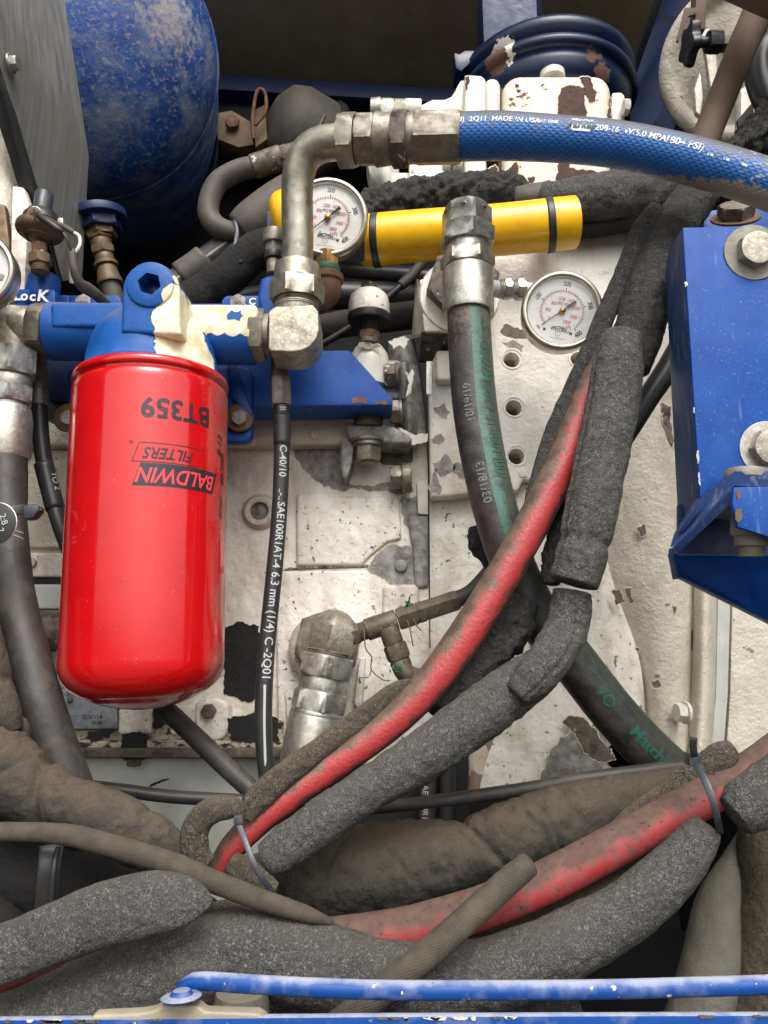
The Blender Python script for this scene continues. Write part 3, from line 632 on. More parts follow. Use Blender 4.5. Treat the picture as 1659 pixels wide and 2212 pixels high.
slab('bolt_tab', 'zinc', rr(148, 572, 162, 612, 6), .79, .004, t)
t = thing('rubber_seal', 'black rubber edge strip running beside the grey panel', 'seal')
slab('seal_face', 'black_rubber', [(-40, 90, .61), (-6, 150, .622), (22, 230, .64), (84, 440, .69), (95, 470, .70), (60, 478, .70), (16, 330, .66), (-40, 160, .62)], th=.015, par=t, bev=.002)
slab('seal_groove', 'black_steel', [(-6, 170, .6215), (14, 232, .6395), (76, 440, .6895), (68, 440, .6895), (6, 236, .6395), (-12, 180, .6215)], th=.001, par=t, bev=0)
t = thing('frame_casting', 'off-white painted frame casting at the far left edge', 'casting')
sheet('casting_face', 'cover_paint', [[(-60, 150, .67), (-60, 300, .67), (-60, 460, .67), (-60, 640, .67)], [(-12, 150, .68), (2, 300, .674), (14, 460, .674), (14, 640, .68)], [(4, 190, .70), (46, 340, .705), (66, 460, .71), (62, 640, .71)]], t, 6, 6, .02)
slab('upright', 'white_paint', [(26, 400), (50, 404), (62, 440), (52, 640), (22, 650), (24, 500)], .665, .012, t, .002)
slab('upright_side', 'grey_cast', [(52, 470, .667), (62, 480, .68), (88, 650, .69), (48, 650, .667)], th=.004, par=t, bev=.0006)
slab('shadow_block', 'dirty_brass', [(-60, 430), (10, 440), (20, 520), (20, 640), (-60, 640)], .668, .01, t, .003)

t = thing('air_tank', 'big glossy blue tank with rounded end and crusty grey stains', 'tank')
TA = P(162, 110, 1.02); TD = Vector((-.22, .93, .36)).normalized(); kt = K(110, 1.02); TR = 300
prof = [(-TR * .62 * math.cos(a), TR * math.sin(a)) for a in np.linspace(.02, math.pi / 2, 22)]
obj('tank_head', lathe_me(TA, TD, prof + [(8, TR)], kt, n=96), MATS['tank_blue'], t, sharp=0)
obj('tank_shell', lathe_me(TA, TD, [(8.5, TR + 1), (10, TR + 2.6), (700, TR + 2.6), (1300, TR + 2.6)], kt, n=96), MATS['tank_blue'], t, sharp=0)
obj('weld_seam', lathe_me(TA, TD, [(4, TR), (6, TR + 4), (12, TR + 5), (16, TR + 2)], kt, n=96), MATS['tank_blue'], t, sharp=0)
t = thing('tank_hose', 'brown dusty pipe fitting and hose hanging from the blue tank', 'hose')
chain(t, 214, 468, .84, 222, 520, .842, [('boss', 'cyl', -6, 12, 58, None, 'blue_dark'), ('collar', 'hex', 10, 34, 46, None, 'blue_dark'), ('nut', 'hex', 32, 48, 33, None, 'dirty_brass')], 'dirty_brass')
chain(t, 214, 505, .84, 232, 585, .842, [('nut', 'hex', 0, 16, 28), ('nipple', 'cyl', 14, 34, 22), ('nut', 'hex', 32, 50, 26), ('swivel', 'cyl', 48, 70, 20), ('collar', 'cyl', 70, 78, 25), ('ferrule', 'cyl', 78, 118, 20, 26), ('sleeve', 'cyl', 112, 120, 27)], 'dirty_brass', phase=.3)
tube('hose', 'grey_rubber', [(236, 610, .842, 21), (246, 650, .845, 21), (250, 720, .85, 21)], t)

# ---- pressure switch on the blue block that says LOCK
t = thing('pressure_switch', 'round brass pressure switch with black cap and wired terminals', 'switch')
B0 = P(86, 500, .635); kb = K(500, .635); UPT = Vector((.03, .05, 1)).normalized()
obj('bell', lathe_me(B0, UPT, [(-20, 10), (-19, 20), (-15, 22), (-14, 31), (-11, 34), (-10, 40), (-6, 46), (0, 49), (7, 49), (12, 47), (16, 42), (18, 34)], kb, n=64), MATS['dirty_brass'], t, sharp=0)
obj('bell_rib', lathe_me(B0, UPT, [(-13, 27), (-17, 28), (-13, 31)], kb), MATS['dirty_brass'], t)
obj('cap_base', lathe_me(B0, UPT, [(20, 39), (32, 38), (38, 33), (44, 30)], kb), MATS['black_rubber'], t)
obj('cap', lathe_me(P(84, 500, .64), UPT, [(40, 19), (50, 19), (92, 19), (95, 17)], kb), MATS['plastic_tie'], t)
slab('cap_fin', 'plastic_tie', [(98, 452), (101, 452), (112, 490), (104, 492)], .625, .006, t, .0004)
chain(t, 86, 528, .635, 87, 590, .635, [('nipple', 'hex', 0, 22, 17, 0, 'rusty_steel'), ('tape', 'cyl', 20, 28, 15, 0, 'bright_paint'), ('nut', 'hex', 26, 48, 25), ('thread', 'thread', 46, 66, 19)], 'dirty_brass', phase=.2)
slab('terminal', 'bright_paint', rr(64, 445, 86, 472, 8), .618, .004, t, .0005); slab('terminal', 'zinc', rr(124, 470, 136, 486, 3), .63, .006, t, .0005)
A = P(73, 462, .617); obj('screw', lathe_me(A, FRONT, [(-2, 15), (3, 15), (7, 11), (8, 2)], K(462, .617)), MATS['rusty_steel'], t)
slab('screw_slot', 'black_steel', [(64, 460), (82, 457), (83, 460), (65, 463)], .6135, .001, t, 0); slab('screw_slot', 'black_steel', [(71, 452), (75, 452), (77, 471), (73, 471)], .6134, .001, t, 0)
t = thing('switch_wire', 'black and white wires looping from switch into a grey sleeve', 'wire')
tube('boot', 'black_rubber', [(84, 466, .612, 7), (104, 480, .61, 8), (124, 494, .61, 7), (134, 500, .612, 6)], t, n=14); tube('boot', 'grey_rubber', [(124, 484, .625, 6), (142, 492, .622, 7), (160, 503, .62, 6)], t, n=14)
tube('white_wire', 'bright_paint', [(160, 503, .62, 4), (171, 510, .62, 4), (173, 528, .62, 4), (165, 542, .62, 4), (160, 548, .62, 4)], t, n=10)
tube('black_wire', 'black_rubber', [(134, 500, .612, 3), (146, 518, .613, 3), (152, 536, .616, 3), (156, 548, .618, 3)], t, n=10)
tube('sleeve', 'grey_rubber', [(156, 542, .62, 10), (160, 580, .622, 10), (172, 612, .63, 11), (186, 622, .64, 13), (204, 634, .65, 12), (228, 654, .67, 10), (250, 672, .69, 10)], t, n=18, lump=.1, lf=90)

# ================================================================ THE OIL FILTER AND ITS HEAD
t = thing('oil_filter', 'large glossy red oil filter canister with black lettering hung upside down', 'oil filter')
FY = .64; A = P(329, 826, FY); B_ = P(306, 1531, FY - .0047); kf = K(1150, FY); LEN = (B_ - A).length / kf; FR = 167.
prof = [(-4, FR - 34), (-4, FR - 8), (0, FR - 2), (5, FR), (12, FR + .5), (17, FR - 2), (19, FR - 6.5), (23, FR - 7), (26, FR - 4), (34, FR - 1)]
e_ = LEN - 96; prof += [(e_ * q + 34 * (1 - q), FR - 1) for q in (.02, .2, .4, .6, .8, .97, .995, 1)]
prof += [(e_ + 74 * math.sin(a), FR - 1 - 74 * (1 - math.cos(a)) * 1.0) for a in np.linspace(.04, 1.3, 16)]
prof += [(LEN + 2 - (q * q) * 24, (FR - 56) * q) for q in (.92, .8, .65, .5, .3, .12)]
obj('canister', lathe_me(A, B_ - A, prof, kf, n=128), MATS['red_enamel'], t, sharp=48)
TF = Tube([(329, 826, FY, 10), (306, 1520, FY - .0047, 10)], step=.01); TF.r = np.full(len(TF.r), (FR - 1) * kf)
def fprint(s, mt, L, ang, size, **kw): return on_tube('lettering', mt, s, TF, L * kf, ang, size * kf, t, flip=-1, vert=True, **kw)
fprint('BT359', 'black_print', 112, -.33, 58, bold=.022, squeeze=.98)
fprint('FILTERS', 'black_print', 207, -.24, 32, bold=.012, shear=.32, squeeze=.92); fprint('\u00ae', 'black_print', 186, .22, 10)
def ppoly(nm, mt, pts, L, ang, lift):    # printed band on the filter: points (x towards lettering's right, y up) in units
    bm = bmesh.new(); n = 16; vs = []
    (x0, y0), (x1, y1), (x2, y2), (x3, y3) = pts
    for i in range(n + 1):
        q = i / n
        vs.append([bm.verts.new(TF.at((L + y) * kf, ang + x / FR, lift)) for x, y in ((x0 + (x1 - x0) * q, y0 + (y1 - y0) * q), (x3 + (x2 - x3) * q, y3 + (y2 - y3) * q))])
    for i in range(n): bm.faces.new((vs[i][0], vs[i + 1][0], vs[i + 1][1], vs[i][1]))
    bmesh.ops.recalc_face_normals(bm, faces=bm.faces[:]); me = bpy.data.meshes.new('m'); bm.to_mesh(me); bm.free(); return me
def fr_(x0, x1, y0, y1, sh): return [(x0 + sh * y0, y0), (x1 + sh * y0, y0), (x1 + sh * y1, y1), (x0 + sh * y1, y1)]
obj('printed_band', ppoly('b', '', fr_(-88, 88, -23, 23, .32), 252, -.38, .0003), MATS['black_print'], t, sharp=0)
ln = [ppoly('b', '', q, 207, -.24, .0003) for q in (fr_(-68, 68, -20, -18.6, .32), fr_(-68, 68, 18.6, 20, .32), fr_(-68, -66.6, -19, 19, .32), fr_(66.6, 68, -19, 19, .32))]
obj('printed_frame', join(ln), MATS['black_print'], t, sharp=0)
fprint('BALDWIN', 'red_print', 252, -.38, 43, bold=.018, shear=.32, squeeze=.86, lift=.0006)
for (L_, a_, s_) in ((165, -1.02, '8-12'), (215, -1.12, '48,100'), (300, -1.08, 'Kml')):
    on_tube('lettering', 'black_print', s_, TF, L_ * kf, a_, 26 * kf, t, flip=-1, bold=.01, shear=.3)

t = thing('filter_head', 'cast filter head with hex plug, blue paint half peeled to white', 'filter head')
HP = 'head_paint'; HY = .655; kh = K(715, HY)
obj('arm', lathe_me(P(108, 716, HY + .0), P(196, 718, HY + .002) - P(108, 716, HY), [(0, 58), (3, 62), (92, 62), (120, 62)], kh, n=64), MATS[HP], t)
obj('arm', lathe_me(P(552, 727, HY), P(440, 725, HY) - P(552, 727, HY), [(0, 58), (3, 61), (120, 61), (150, 61)], kh, n=64), MATS[HP], t)
# upper web that joins the two arms, and the skirts that come down over the dome
slab('web', HP, rr(108, 652, 400, 706, 10, corners='a') , .628, .03, t, .004, seg=3)
slab('web', HP, rr(300, 656, 555, 703, 10, corners='b'), .6286, .03, t, .004, seg=3)
DA = P(329, 822, FY); kd = K(780, FY)
obj('dome', lathe_me(DA, (A - B_), [(-6, 128), (0, 141), (9, 142), (13, 137), (40, 136), (70, 130), (95, 121), (118, 106), (138, 86), (152, 62), (162, 34), (165, 5)], kd, n=96), MATS[HP], t, sharp=0)
lug = circ(325, 626, 62, 20, a0=180, a1=360) + [(388, 660), (389, 700), (391, 724), (259, 718), (262, 690), (262, 660)]
lugo = slab('lug', HP, lug, .582, .05, t, .004, seg=4)
kl = K(617, .58); A = P(326, 617, .5825)
o = obj('plug', lathe_me(A, Vector((.02, -1, -.05)), [(-2, 52), (3, 52), (8, 50), (10, 46)], kl, n=64), MATS[HP], t)
for x_ in (o, lugo): cut(x_, [obj('c', lathe_me(P(325, 616, .582) - Vector((0, .02, .001)), Vector((0, 1, .05)), [(0, 26, 'h'), (90, 26, 'h')], kl, n=48, phase=.25), None)])
obj('plug_recess', lathe_me(P(325, 616, .582) + Vector((0, .012, .001)), Vector((0, -1, -.05)), [(-4, 27), (0, 27), (3, 27), (4, 12), (6, 8), (7, 3)], kl), MATS['blue_dark'], t)
# the mounting strip behind with its marked bolts
slab('mounting_strip', 'blue_paint', rr(110, 637, 262, 680, 14, corners='ab') , .672, .01, t, .002)
slab('mounting_strip', 'blue_paint', rr(255, 655, 480, 690, 4, corners='b'), .674, .01, t, .002)
slab('mounting_strip', 'blue_paint', rr(478, 638, 580, 690, 16, corners='ab'), .672, .01, t, .002)
for (u, v) in ((181, 655), (515, 655)):
    bolt(t, u, v, .6715, FRONT, 19, 7, mt='bare_metal', phase=.0)
    on_plane('bolt_mark', 'grimy_metal', 'JHC' if u < 300 else 'NY', u, v - 1, .6715 - 8.2 * K(v, .67), 11, t, bold=.02)
on_plane('chalk_mark', 'chalk', 'C', 545, 652, .6712, 21, t, bold=.03)

t = thing('gauge_block', 'blue block with handwritten white LOCK below the pressure switch', 'valve block')
slab('block', 'blue_paint', rr(30, 622, 120, 668, 12, corners='b'), .645, .03, t, .004)
obj('boss', lathe_me(P(86, 672, .66), UPT, [(0, 38), (40, 35), (72, 34), (79, 32), (83, 27)], K(640, .66)), MATS['blue_paint'], t, sharp=0)
slab('flange', 'blue_paint', rr(110, 636, 150, 660, 6), .668, .01, t, .002)
ch = [('l', 38, 640, 3), ('o', 53, 640, 0), ('c', 71, 641, 0), ('K', 93, 640, -4)]
for c_, u, v, tl in ch: on_plane('chalk_letter', 'chalk', c_ if c_ != 'l' else 'L', u, v, (.6428 if u > 60 else .6446), 30 if c_ != 'K' else 36, t, tilt=tl, bold=.035)
t = thing('switch_block', 'blue lugged block half hidden behind the large steel nut', 'valve block')
slab('block', 'blue_paint', [(566, 690), (556, 640), (562, 602), (585, 590), (610, 592), (640, 600), (640, 700)], .665, .03, t, .004, seg=3)
chain(t, 592, 500, .668, 591, 590, .668, [('nipple', 'cyl', 0, 30, 24, None, 'dull_steel'), ('band', 'hex', 28, 52, 19, None, 'dull_steel'), ('clip', 'cyl', 50, 66, 20, None, 'black_rubber'), ('nipple', 'cyl', 66, 100, 15, None, 'dull_steel')], 'dull_steel')

# left fittings of the filter head
t = thing('elbow_fitting', 'speckled zinc elbow and bright nuts entering the filter head at left', 'pipe fitting')
chain(t, 76, 710, .655, 108, 712, .655, [('nut', 'hex', 0, 32, 60, None, 'dull_steel', .25)], 'dull_steel')
obj('elbow_body', lathe_me(P(-60, 712, .655), RT, [(0, 50), (40, 52), (100, 52), (128, 50), (137, 46), (140, 40)], K(712, .655)), MATS['cast_zinc'], t)
obj('elbow_leg', lathe_me(P(28, 670, .655), DOWN, [(0, 20), (10, 50), (40, 54), (88, 52), (94, 56), (100, 56)], K(712, .655)), MATS['cast_zinc'], t)
chain(t, 25, 758, .65, 10, 985, .652, [('nut', 'hex', 0, 58, 57), ('collar', 'cyl', 56, 84, 44, 46), ('nut', 'hex', 82, 118, 52), ('collar', 'cyl', 116, 128, 40), ('ferrule', 'cyl', 126, 150, 46, 50), ('ferrule_sleeve', 'lip', 148, 238, 51)], 'zinc', phase=.45)
tube('return_hose', 'old_hose', [(12, 960, .652, 44), (14, 1050, .645, 42), (18, 1150, .635, 39), (34, 1300, .62, 42), (58, 1400, .61, 43), (88, 1520, .6, 46), (128, 1640, .6, 48), (165, 1740, .6, 48), (190, 1800, .6, 48)],
     label='worn dark hose curving down the far left with molded rim marks', cat='hose', lump=.03, lf=30, n=36)
t = thing('zip_tie', 'grey zip tie with a black disc tag on the far left hose', 'cable tie', 'cable ties')
strap('band', 'plastic_tie', [(-30, 1118, .588, 9), (20, 1106, .585, 9), (58, 1098, .595, 9)], 22, t, thick=5)
slab('head', 'plastic_tie', [(44, 1092), (66, 1087), (82, 1092), (84, 1102), (70, 1118), (52, 1122)], .592, .012, t, .002); slab('tail', 'plastic_tie', [(78, 1093), (92, 1101), (82, 1106)], .594, .004, t, .0006)
t = thing('disc_tag', 'black round tag with white marks tied at the far left edge', 'tag')
A = P(-8, 1131, .566); kk = K(1131, .566); obj('disc', lathe_me(A, FRONT, [(0, 43), (2, 45), (5, 45), (6, 43)], kk, n=64), MATS['black_rubber'], t); obj('rim', lathe_me(A, FRONT, [(0, 44), (1, 46.5), (3, 46.5), (4, 44)], kk, n=64), MATS['zinc'], t)
on_plane('print', 'pale_print', '2:8', 8, 1122, .5635, 20, t, tilt=-70); on_plane('print', 'pale_print', '7', 2, 1146, .5635, 18, t, tilt=-60)
tube('wire_tie', 'pale_print', [(-20, 1146, .59, 1.6), (20, 1144, .587, 1.6), (50, 1152, .6, 1.6)], t, n=8); tube('wire_tie', 'pale_print', [(-20, 1156, .59, 1.6), (20, 1154, .587, 1.6), (50, 1164, .6, 1.6)], t, n=8)

t = thing('drain_hose', 'thin black hose with sleeve bending behind the red filter at left', 'hose')
chain(t, 84, 755, .70, 83, 882, .70, [('nipple', 'cyl', 0, 44, 15), ('nut', 'hex', 40, 66, 20), ('ferrule', 'cyl', 64, 128, 21)], 'dull_steel', phase=.2)
T_ = tube('hose', 'black_rubber', [(83, 872, .70, 18), (90, 960, .70, 17.5), (106, 1050, .70, 17), (132, 1140, .70, 17), (170, 1240, .71, 17), (190, 1300, .715, 17)], t)
tz = tube('hose_sleeve', 'black_rubber', [(94, 1001, .70, 20), (104, 1040, .70, 20), (120, 1100, .70, 20)], t, cap=.05); on_tube('lettering', 'pale_print', 'TO 2', tz, .022, -.75, .0085, t)

# right fittings of the filter head, steel elbow pipe, blue hose
t = thing('steel_elbow_pipe', 'bare steel elbow pipe with large nut rising right of the filter', 'pipe')
chain(t, 543, 724, .65, 578, 724, .65, [('nut', 'hex', 0, 30, 57, None, 'dull_steel', .25), ('thread', 'cyl', 28, 42, 46)], 'dull_steel')
EB = [(580, 672), (594, 662), (676, 658), (688, 674), (689, 712), (683, 732), (670, 748), (652, 757), (630, 760), (584, 758), (580, 752)]
slab('elbow_block', 'cast_zinc', EB, .622, .046, t, .014, seg=5)
obj('elbow_neck', lathe_me(P(640, 690, .645), UPV, [(0, 44), (24, 48), (30, 48)], K(690, .645)), MATS['cast_zinc'], t)
chain(t, 641, 672, .645, 643, 570, .645, [('thread', 'thread', 0, 24, 49), ('nut', 'hex', 20, 66, 60, None, 'yellow_zinc', .3), ('nut_collar', 'cyl', 62, 104, 53, 49, 'yellow_zinc')], 'dull_steel')
tube('bent_pipe', 'yellow_zinc', [(643, 590, .64, 34), (643, 500, .635, 34), (642, 420, .63, 34), (645, 375, .625, 35), (658, 338, .62, 36), (686, 315, .615, 37), (720, 308, .61, 37), (745, 306, .607, 37)], t, n=40, step=.003)
t = thing('blue_hose', 'thick blue braided hydraulic hose sweeping off to the right', 'hose')
chain(t, 733, 304, .607, 995, 297, .59, [('nut', 'hex', 0, 38, 60, None, None or 'yellow_zinc', .28), ('nut', 'hex', 40, 82, 56, None, 'dull_steel', .52), ('swivel', 'cyl', 80, 118, 55, 51, 'dull_steel'), ('lock_nut', 'hex', 118, 150, 63, None, 'grimy_metal', .3), ('neck', 'cyl', 148, 168, 50, None, 'dull_steel'), ('ferrule', 'hex', 164, 262, 57, None, 'dull_steel', .52)], 'dull_steel')
TB = tube('braided_cover', 'blue_braid', [(985, 296, .592, 49), (1080, 294, .585, 49), (1200, 300, .575, 47), (1330, 312, .565, 47), (1440, 334, .555, 48), (1540, 360, .545, 49), (1640, 392, .535, 50), (1760, 436, .525, 51)], t, n=56, step=.003)
def bprint(s, L, a, size, **kw): return on_tube('lettering', kw.pop('m', 'white_print'), s, TB, L, a, size, t, **kw)
ub = K(300, .58)
for s_, L_, sz in (('1/8)  2Q11  MADE IN USA', .036, .0068), ('SAE 100R', .0805, .0045), ('208-16  WP', .1375, .0072), ('5.0 MPA', .1665, .0075), ('1804 PSI)', .1945, .0085)):
    bprint(s_, L_ , -.72 if L_ < .1 else -.62, sz, bold=.02)
bprint('MEGATREK', .1085, -.95, .0036, bold=.03)
o = bprint('-', .1085, -.68, .03, squeeze=1.55, bold=.052)
bprint('Parker', .1085, -.665, .0085, bold=.03, m='black_print', lift=.0007)
for L_ in (.2175, .231, .245): bprint('-', L_, -.5, .02, squeeze=1.0)

# ================================================================ GAUGES
def gauge(name, label, u, v, Y, r, nrm, tilt, full=True):
    t = thing(name, label, 'gauge', 'round pressure gauges'); kg = K(v, Y); C = P(u, v, Y); Nn = Vector(nrm).normalized()
    X = UPV.cross(Nn).normalized() ; X = X if X.x > 0 else -X; U = Nn.cross(X)
    if U.z < 0: U = -U
    obj('case', lathe_me(C, -Nn, [(0, r * .96), (6, r * .97), (40, r * .95), (52, r * .9), (56, r * .6)], kg, n=72), MATS['steel_bezel'], t)
    obj('bezel', lathe_me(C, Nn, [(-12, r * .97), (-4, r), (3, r), (8, r * .985), (11, r * .95), (12, r * .9), (10, r * .86), (4, r * .845), (0, r * .84)], kg, n=96), MATS['steel_bezel'], t, sharp=50)
    q = r * .845; dl = obj('dial', lathe_me(C, Nn, [(0, q), (1.2, q - .5)], kg, n=72), MATS['dial_white'], t)
    c, s = math.cos(R(tilt)), math.sin(R(tilt))
    def pt(x, y, h=1.6): x, y = x * c - y * s, x * s + y * c; return C + (X * x + U * y + Nn * h) * kg
    def bar(x0, y0, x1, y1, w0, w1=None, h=1.8):
        w1 = w0 if w1 is None else w1; l = math.hypot(x1 - x0, y1 - y0); nx, ny = -(y1 - y0) / l, (x1 - x0) / l
        return mesh([pt(x0 - nx * w0, y0 - ny * w0, h), pt(x1 - nx * w1, y1 - ny * w1, h), pt(x1 + nx * w1, y1 + ny * w1, h), pt(x0 + nx * w0, y0 + ny * w0, h)], [(0, 1, 2, 3)])
    def pol(a): return math.cos(R(225 - a)), math.sin(R(225 - a))
    bk, rd = [], []
    for i in range(41):
        x, y = pol(i * 6.75); big = i % 10 == 0; l = .70 if big else (.67 if i % 5 == 0 else .655)
        bk.append(bar(x * q * .61, y * q * .61, x * q * l, y * q * l, .95 if big else .6))
    for i in range(46):
        x, y = pol(i * 5.9); rd.append(bar(x * q * .6, y * q * .6, x * q * (.5 if i % 5 == 0 else .555), y * q * (.5 if i % 5 == 0 else .555), .4))
    for i in range(54):
        (x, y), (x2, y2) = pol(i * 5), pol(i * 5 + 5); rd.append(bar(x * q * .605, y * q * .605, x2 * q * .605, y2 * q * .605, .5))
    def tx(s_, x, y, size, rot=0, **kw):
        m = text_me(s_, size, **kw); cc, ss = math.cos(R(rot)), math.sin(R(rot))
        for w_ in m.vertices: a, b = w_.co.x, w_.co.y; w_.co = pt(x + a * cc - b * ss, y + a * ss + b * cc, 1.7)
        return m
    e = q / 74
    for s_, i in (('0', 0), ('100', 10), ('200', 20), ('300', 30), ('400', 40)):
        x, y = pol(i * 6.75); rot = {0: 45, 10: 68, 20: 0, 30: -68, 40: 45}[i]; bk.append(tx(s_, x * q * .82, y * q * .82, 14 * e, rot, squeeze=.8, bold=.015))
    for s_, x, y in (('400', -30, -2), ('800', -20, 14), ('1200', -6, 27), ('1600', 14, 26), ('2000', 28, 12), ('2400', 26, -8), ('2800', 14, -22), ('0', -25, -20), ('kPa', 20, -32)): rd.append(tx(s_, x * e, y * e, 11 * e, -2, squeeze=.75, bold=.012))
    bk.append(tx('PFQ SERIES', 3 * e, 16 * e, 9 * e, squeeze=.72, bold=.01)); bk.append(tx('WINTERS', 0, -41 * e, 11 * e, bold=.03, squeeze=.75)); bk.append(tx('psi', 22 * e, -42 * e, 9 * e, squeeze=.8)); bk.append(tx('www.winters.com', 0, -60 * e, 4.4 * e)); bk.append(tx('I', 0, -50 * e, 7 * e))
    for i in range(12):
        a, b = R(i * 30), R(i * 30 + 30); bk.append(bar(math.cos(a) * 5.5 * e, (-50 + math.sin(a) * 5.5) * e, math.cos(b) * 5.5 * e, (-50 + math.sin(b) * 5.5) * e, .4))
    for i in range(8): a, b = R(40 + i * 12.5), R(52.5 + i * 12.5); bk.append(bar(math.cos(a) * 22 * e, (-56 + math.sin(a) * 22) * e, math.cos(b) * 22 * e, (-56 + math.sin(b) * 22) * e, .7))
    obj('scale_print', join(bk), MATS['dial_black'], dl, sharp=0); obj('scale_print_red', join(rd), MATS['dial_red'], dl, sharp=0)
    for x in (-30, 27): obj('dot', lathe_me(pt(x * e, -50 * e + (5 if x > 0 else 5), 1.2), Nn, [(0, 3.4), (.8, 3.2)], kg, n=16), MATS['dial_black'], dl)
    for x in (-13, 11): obj('screw', lathe_me(pt(x * e, -32 * e, 1.2), Nn, [(0, 3.6), (1.5, 3)], kg, n=16), MATS['zinc'], dl)
    x0, y0 = pol(0); nd = join([bar(0, 0, x0 * q * .74, y0 * q * .74, 1.7, .5, 6), bar(0, 0, -x0 * q * .47, -y0 * q * .47, 1.6, 1.8, 6), bar(-x0 * q * .16, -y0 * q * .16, -x0 * q * .47, -y0 * q * .47, 3.2, 3.6, 6.2)])
    obj('needle', nd, MATS['dial_black'], t, sharp=0); obj('needle_hub', lathe_me(pt(0, 0, 1), Nn, [(0, 7), (7, 7), (9, 5.5), (10, 2)], kg), MATS['brass'], t)
    obj('glass', lathe_me(C, Nn, [(9.2, r * .87), (9.8, r * .87)], kg, n=72), MATS['gauge_glass'], t)
    return t
GN = (-.0, -1, -.16)
g1 = gauge('pressure_gauge', 'upper round gauge half covered by the steel elbow pipe', 708, 472, .70, 88, (.02, -1, -.14), -7)
g2 = gauge('pressure_gauge', 'round pressure gauge mounted on the white plate right of striped hose', 1214, 673, .665, 88, (-.05, -1, -.1), -12)
g3 = gauge('pressure_gauge', 'pressure gauge cut off by the left picture edge', -54, 583, .585, 85, (.1, -1, -.12), 30)
chain(g1, 708, 548, .71, 706, 590, .71, [('neck', 'hex', 0, 34, 27, None, 'brass'), ('tape', 'cyl', 32, 46, 28, None, 'green_print')], 'brass')
chain(g2, 1132, 626, .69, 1060, 624, .685, [('stem', 'cyl', -30, 2, 17), ('nut', 'hex', 0, 18, 24), ('thread', 'thread', 16, 32, 19), ('nut', 'hex', 30, 46, 23), ('thread', 'thread', 45, 58, 20), ('tape', 'cyl', 56, 76, 18, None, 'pale_print')], 'zinc', phase=.2)
t = thing('rusty_elbow', 'rusty brown pipe elbow under the upper pressure gauge', 'pipe fitting')
obj('collar', lathe_me(P(706, 594, .71), DOWN, [(0, 33), (3, 36), (16, 36), (20, 32)], K(594, .71)), MATS['rusty_steel'], t)
tube('bend', 'rusty_steel', [(706, 602, .71, 31), (705, 628, .71, 32), (692, 644, .712, 31), (660, 650, .715, 28), (620, 650, .72, 26)], t, n=28, cap=.3)

# ================================================================ TOP: air cleaner lid, white compressor valve, disc, valve knob
t = thing('air_cleaner', 'round blue air cleaner lid with clamp ring above the white casting', 'air cleaner')
LA = P(1176, 232, 1.0); kk = K(232, 1.0)
obj('lid', lathe_me(LA, UPV, [(-70, 150), (-66, 172), (-30, 176), (-10, 180)], kk, n=96), MATS['lid_paint'], t, sharp=0)
obj('clamp_ring', lathe_me(LA, UPV, [(-12, 178), (-8, 188), (0, 192), (10, 190), (14, 182)], kk, n=96), MATS['lid_paint'], t, sharp=0)
obj('rim', lathe_me(LA, UPV, [(13, 180), (24, 184), (30, 190), (44, 191), (52, 188), (56, 176)], kk, n=96), MATS['lid_paint'], t, sharp=0)
slab('clamp_latch', 'lid_paint', [(980, 112), (992, 116), (1004, 108), (1026, 108), (1034, 122), (1014, 138), (996, 154), (984, 146)], .94, .04, t, .003)

VY = .86
t = thing('compressor_head', 'white painted casting with rust patches behind the blue hose', 'casting')
slab('valve_body', 'rusted_paint', rr(1086, 160, 1322, 430, 38, corners='ab'), VY, .12, t, .012, seg=4)
slab('valve_column', 'bright_paint', [(1003, 164), (1016, 160), (1040, 162), (1050, 170), (1052, 420), (1003, 420)], VY - .012, .1, t, .004, seg=3)
slab('valve_lobe', 'bright_paint', rr(1046, 166, 1082, 262, 16, corners='ab'), VY, .1, t, .01, seg=4)
slab('valve_gap', 'rust', [(1076, 190), (1096, 190), (1096, 420), (1076, 420)], VY + .012, .06, t, .002)
obj('knob', lathe_me(P(1193, 164, VY + .02), UPV, [(-10, 28), (6, 27), (14, 18), (18, 8)], K(160, VY)), MATS['bright_paint'], t)
slab('end_flange', 'bright_paint', [(1322, 200), (1342, 198), (1350, 206), (1352, 300), (1322, 300)], VY + .01, .06, t, .003); bolt(t, 1346, 232, VY, RT, 18, 12, mt='bright_paint')
slab('lug', 'bright_paint', [(905, 228), (934, 214), (960, 214), (975, 208), (995, 172), (1006, 172), (1006, 250), (905, 250)], VY, .06, t, .004)
chain(t, 800, 238, VY - .005, 905, 240, VY - .005, [('cap', 'cyl', 0, 22, 24, 26, 'zinc'), ('nut', 'hex', 22, 50, 27, None, 'zinc'), ('nut', 'hex', 50, 76, 26, None, 'cast_zinc'), ('neck', 'cyl', 74, 110, 24, None, 'bright_paint')], 'zinc', phase=.3)
sheet('lower_port', 'bright_paint', [[(790, 330, VY), (800, 380, VY - .01), (815, 420, VY), (830, 450, VY)], [(830, 330, VY - .03), (835, 375, VY - .03), (842, 430, VY - .02), (850, 450, VY - .02)], [(862, 330, VY), (862, 380, VY), (862, 430, VY), (866, 450, VY)]], t, 6, 6, .05)
slab('lower_body', 'bright_paint', rr(842, 372, 892, 450, 5), VY - .02, .06, t, .004); slab('lower_body', 'bright_paint', rr(888, 340, 962, 450, 5), VY - .026, .06, t, .004)
slab('lower_rib', 'bright_paint', rr(884, 330, 905, 450, 3), VY - .034, .02, t, .003)
chain(t, 955, 358, VY - .02, 1004, 358, VY - .02, [('port', 'cyl', 0, 30, 22), ('port_cap', 'cyl', 28, 42, 20)], 'bright_paint')
